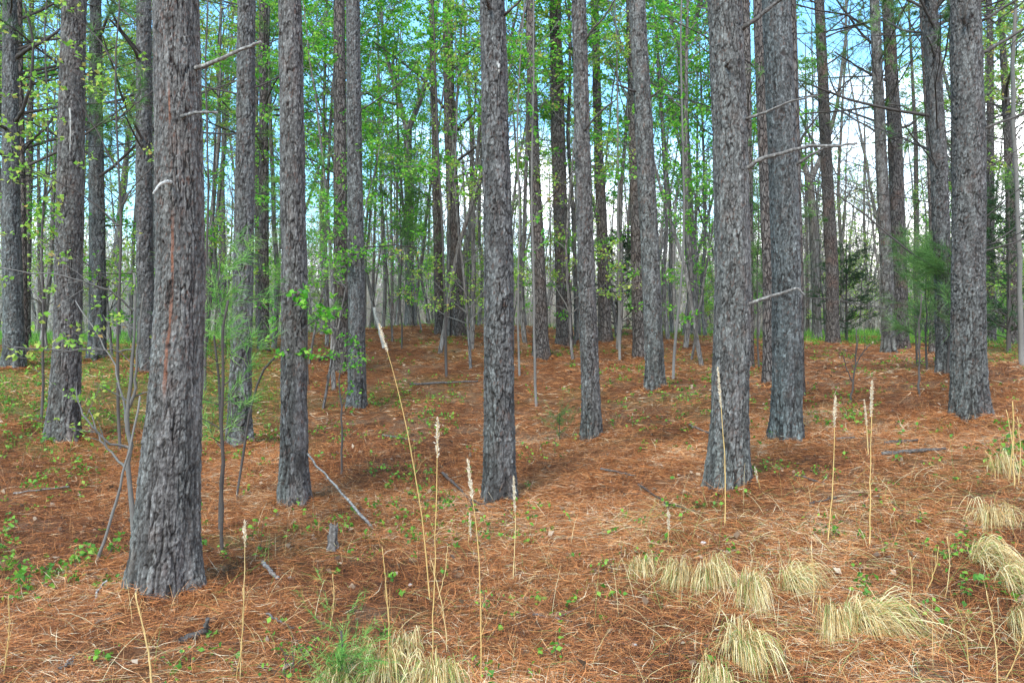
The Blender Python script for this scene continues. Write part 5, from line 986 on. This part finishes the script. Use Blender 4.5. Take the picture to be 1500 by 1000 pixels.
# pale stones
def stone(label, px, py, s, seed):
    Y = hit(px, py, 2.2); x0 = (px - 750) / FPX * Y; rg = np.random.default_rng(seed); k = 10; U = np.linspace(0, PI, 8); T_ = np.arange(k) / k * 2 * PI
    UU, TT = np.meshgrid(U, T_, indexing='ij'); r = s * (1 + .3 * (vnoise(TT * 1.2, UU * 2, seed) - .5)); V = np.stack([r * np.sin(UU) * np.cos(TT), .8 * r * np.sin(UU) * np.sin(TT), .6 * r * np.cos(UU)], -1)
    ii = np.arange(8 * k).reshape(8, k); a = ii[:-1]; b = ii[1:]; mb = MB(); mb.add(V.reshape(-1, 3), np.stack([a, b, np.roll(b, -1, 1), np.roll(a, -1, 1)], -1).reshape(-1, 4), np.full(8 * k, .8)); ob = mb.build('stone', M_STONE); ob.location = (x0, Y, gz(x0, Y) + s * .35); tag(ob, label, 'stone')
M_STONE = rnd_mat('pale quartz stone', [(0, (.28, .25, .22)), (1, (.55, .52, .49))], nscale=60, namt=.6)
stone('white quartz pebble in the straw at the bottom right of centre', 929, 948, .018, 1); stone('grey rock behind the largest domed grass tuft', 1030, 797, .022, 2); stone('small white pebble in the straw left of the grass tuft row', 923, 793, .009, 3); stone('pale pebble right of the massive foreground pine', 425, 848, .018, 4); stone('whitish stone below the tall cream stalk', 601, 858, .016, 5); stone('small grey stone in the lower left corner', 103, 972, .02, 6)

# ------------------------------------------------------------------ sky, sun, camera
sun_el, sun_az = 50., 208.       # azimuth clockwise from +Y: behind the camera, to the left
w = bpy.data.worlds.new('World'); bpy.context.scene.world = w; w.use_nodes = True; nt = w.node_tree; nt.nodes.clear(); lk = nt.links.new
out = nt.nodes.new('ShaderNodeOutputWorld'); bg = nt.nodes.new('ShaderNodeBackground')
sky = nt.nodes.new('ShaderNodeTexSky'); sky.sky_type = 'NISHITA'; sky.sun_disc = False; sky.sun_elevation = R(sun_el); sky.sun_rotation = R(sun_az); sky.ozone_density = 1.0; sky.air_density = 1.0; sky.dust_density = .6
tc = nt.nodes.new('ShaderNodeTexCoord'); mp = nt.nodes.new('ShaderNodeMapping'); mp.inputs['Scale'].default_value = (1, 1, 2.4); lk(tc.outputs['Generated'], mp.inputs[0])
cn = nt.nodes.new('ShaderNodeTexNoise'); cn.inputs['Scale'].default_value = 3.2; cn.inputs['Detail'].default_value = 7.; cn.inputs['Roughness'].default_value = .55; lk(mp.outputs[0], cn.inputs[0])
sx = nt.nodes.new('ShaderNodeSeparateXYZ'); lk(tc.outputs['Generated'], sx.inputs[0])
az = nt.nodes.new('ShaderNodeMath'); az.operation = 'MULTIPLY_ADD'; lk(sx.outputs[2], az.inputs[0]); az.inputs[1].default_value = -1.5; az.inputs[2].default_value = .28
ax = nt.nodes.new('ShaderNodeMath'); ax.operation = 'MULTIPLY_ADD'; lk(sx.outputs[0], ax.inputs[0]); ax.inputs[1].default_value = .30; lk(az.outputs[0], ax.inputs[2])
sm = nt.nodes.new('ShaderNodeMath'); sm.operation = 'ADD'; lk(ax.outputs[0], sm.inputs[0]); lk(cn.outputs[0], sm.inputs[1])
cr = ramp(nt, sm.outputs[0], [(.42, (0, 0, 0)), (.54, (.3, .3, .3)), (.76, (1, 1, 1))])
mx = nt.nodes.new('ShaderNodeMix'); mx.data_type = 'RGBA'; lk(cr.outputs[0], mx.inputs[0]); tn = nt.nodes.new('ShaderNodeMix'); tn.data_type = 'RGBA'; tn.blend_type = 'MULTIPLY'; tn.inputs[0].default_value = 1.; lk(sky.outputs[0], tn.inputs[6]); tn.inputs[7].default_value = (.86, 1.36, 1.44, 1); lk(tn.outputs[2], mx.inputs[6]); mx.inputs[7].default_value = (14.2, 13.9, 13.5, 1)
lk(mx.outputs[2], bg.inputs[0]); bg.inputs[1].default_value = .15; lk(bg.outputs[0], out.inputs[0])
sl = bpy.data.lights.new('sun', 'SUN'); sl.energy = 2.2; sl.angle = R(25); sl.color = (1, .92, .80); so = bpy.data.objects.new('sun', sl); COL.objects.link(so)
a_ = R(sun_az); e_ = R(sun_el)
from mathutils import Vector
sv = Vector((math.sin(a_) * math.cos(e_), math.cos(a_) * math.cos(e_), math.sin(e_))); so.rotation_euler = sv.to_track_quat('Z', 'Y').to_euler()
cam = bpy.data.cameras.new('camera'); co = bpy.data.objects.new('camera', cam); COL.objects.link(co); co.location = (0, 0, EYE); co.rotation_euler = (R(90), 0, 0)
cam.sensor_width = 36; cam.lens = 28.0; cam.clip_start = .05; cam.clip_end = 2000
sc = bpy.context.scene; sc.camera = co
sc.view_settings.view_transform = 'Standard'; sc.view_settings.look = 'None'; sc.view_settings.gamma = 1; sc.view_settings.exposure = 1.36
sc.cycles.max_bounces = 6; sc.cycles.diffuse_bounces = 3; sc.cycles.transmission_bounces = 4; sc.cycles.use_denoising = True
print('TREES', INFO)
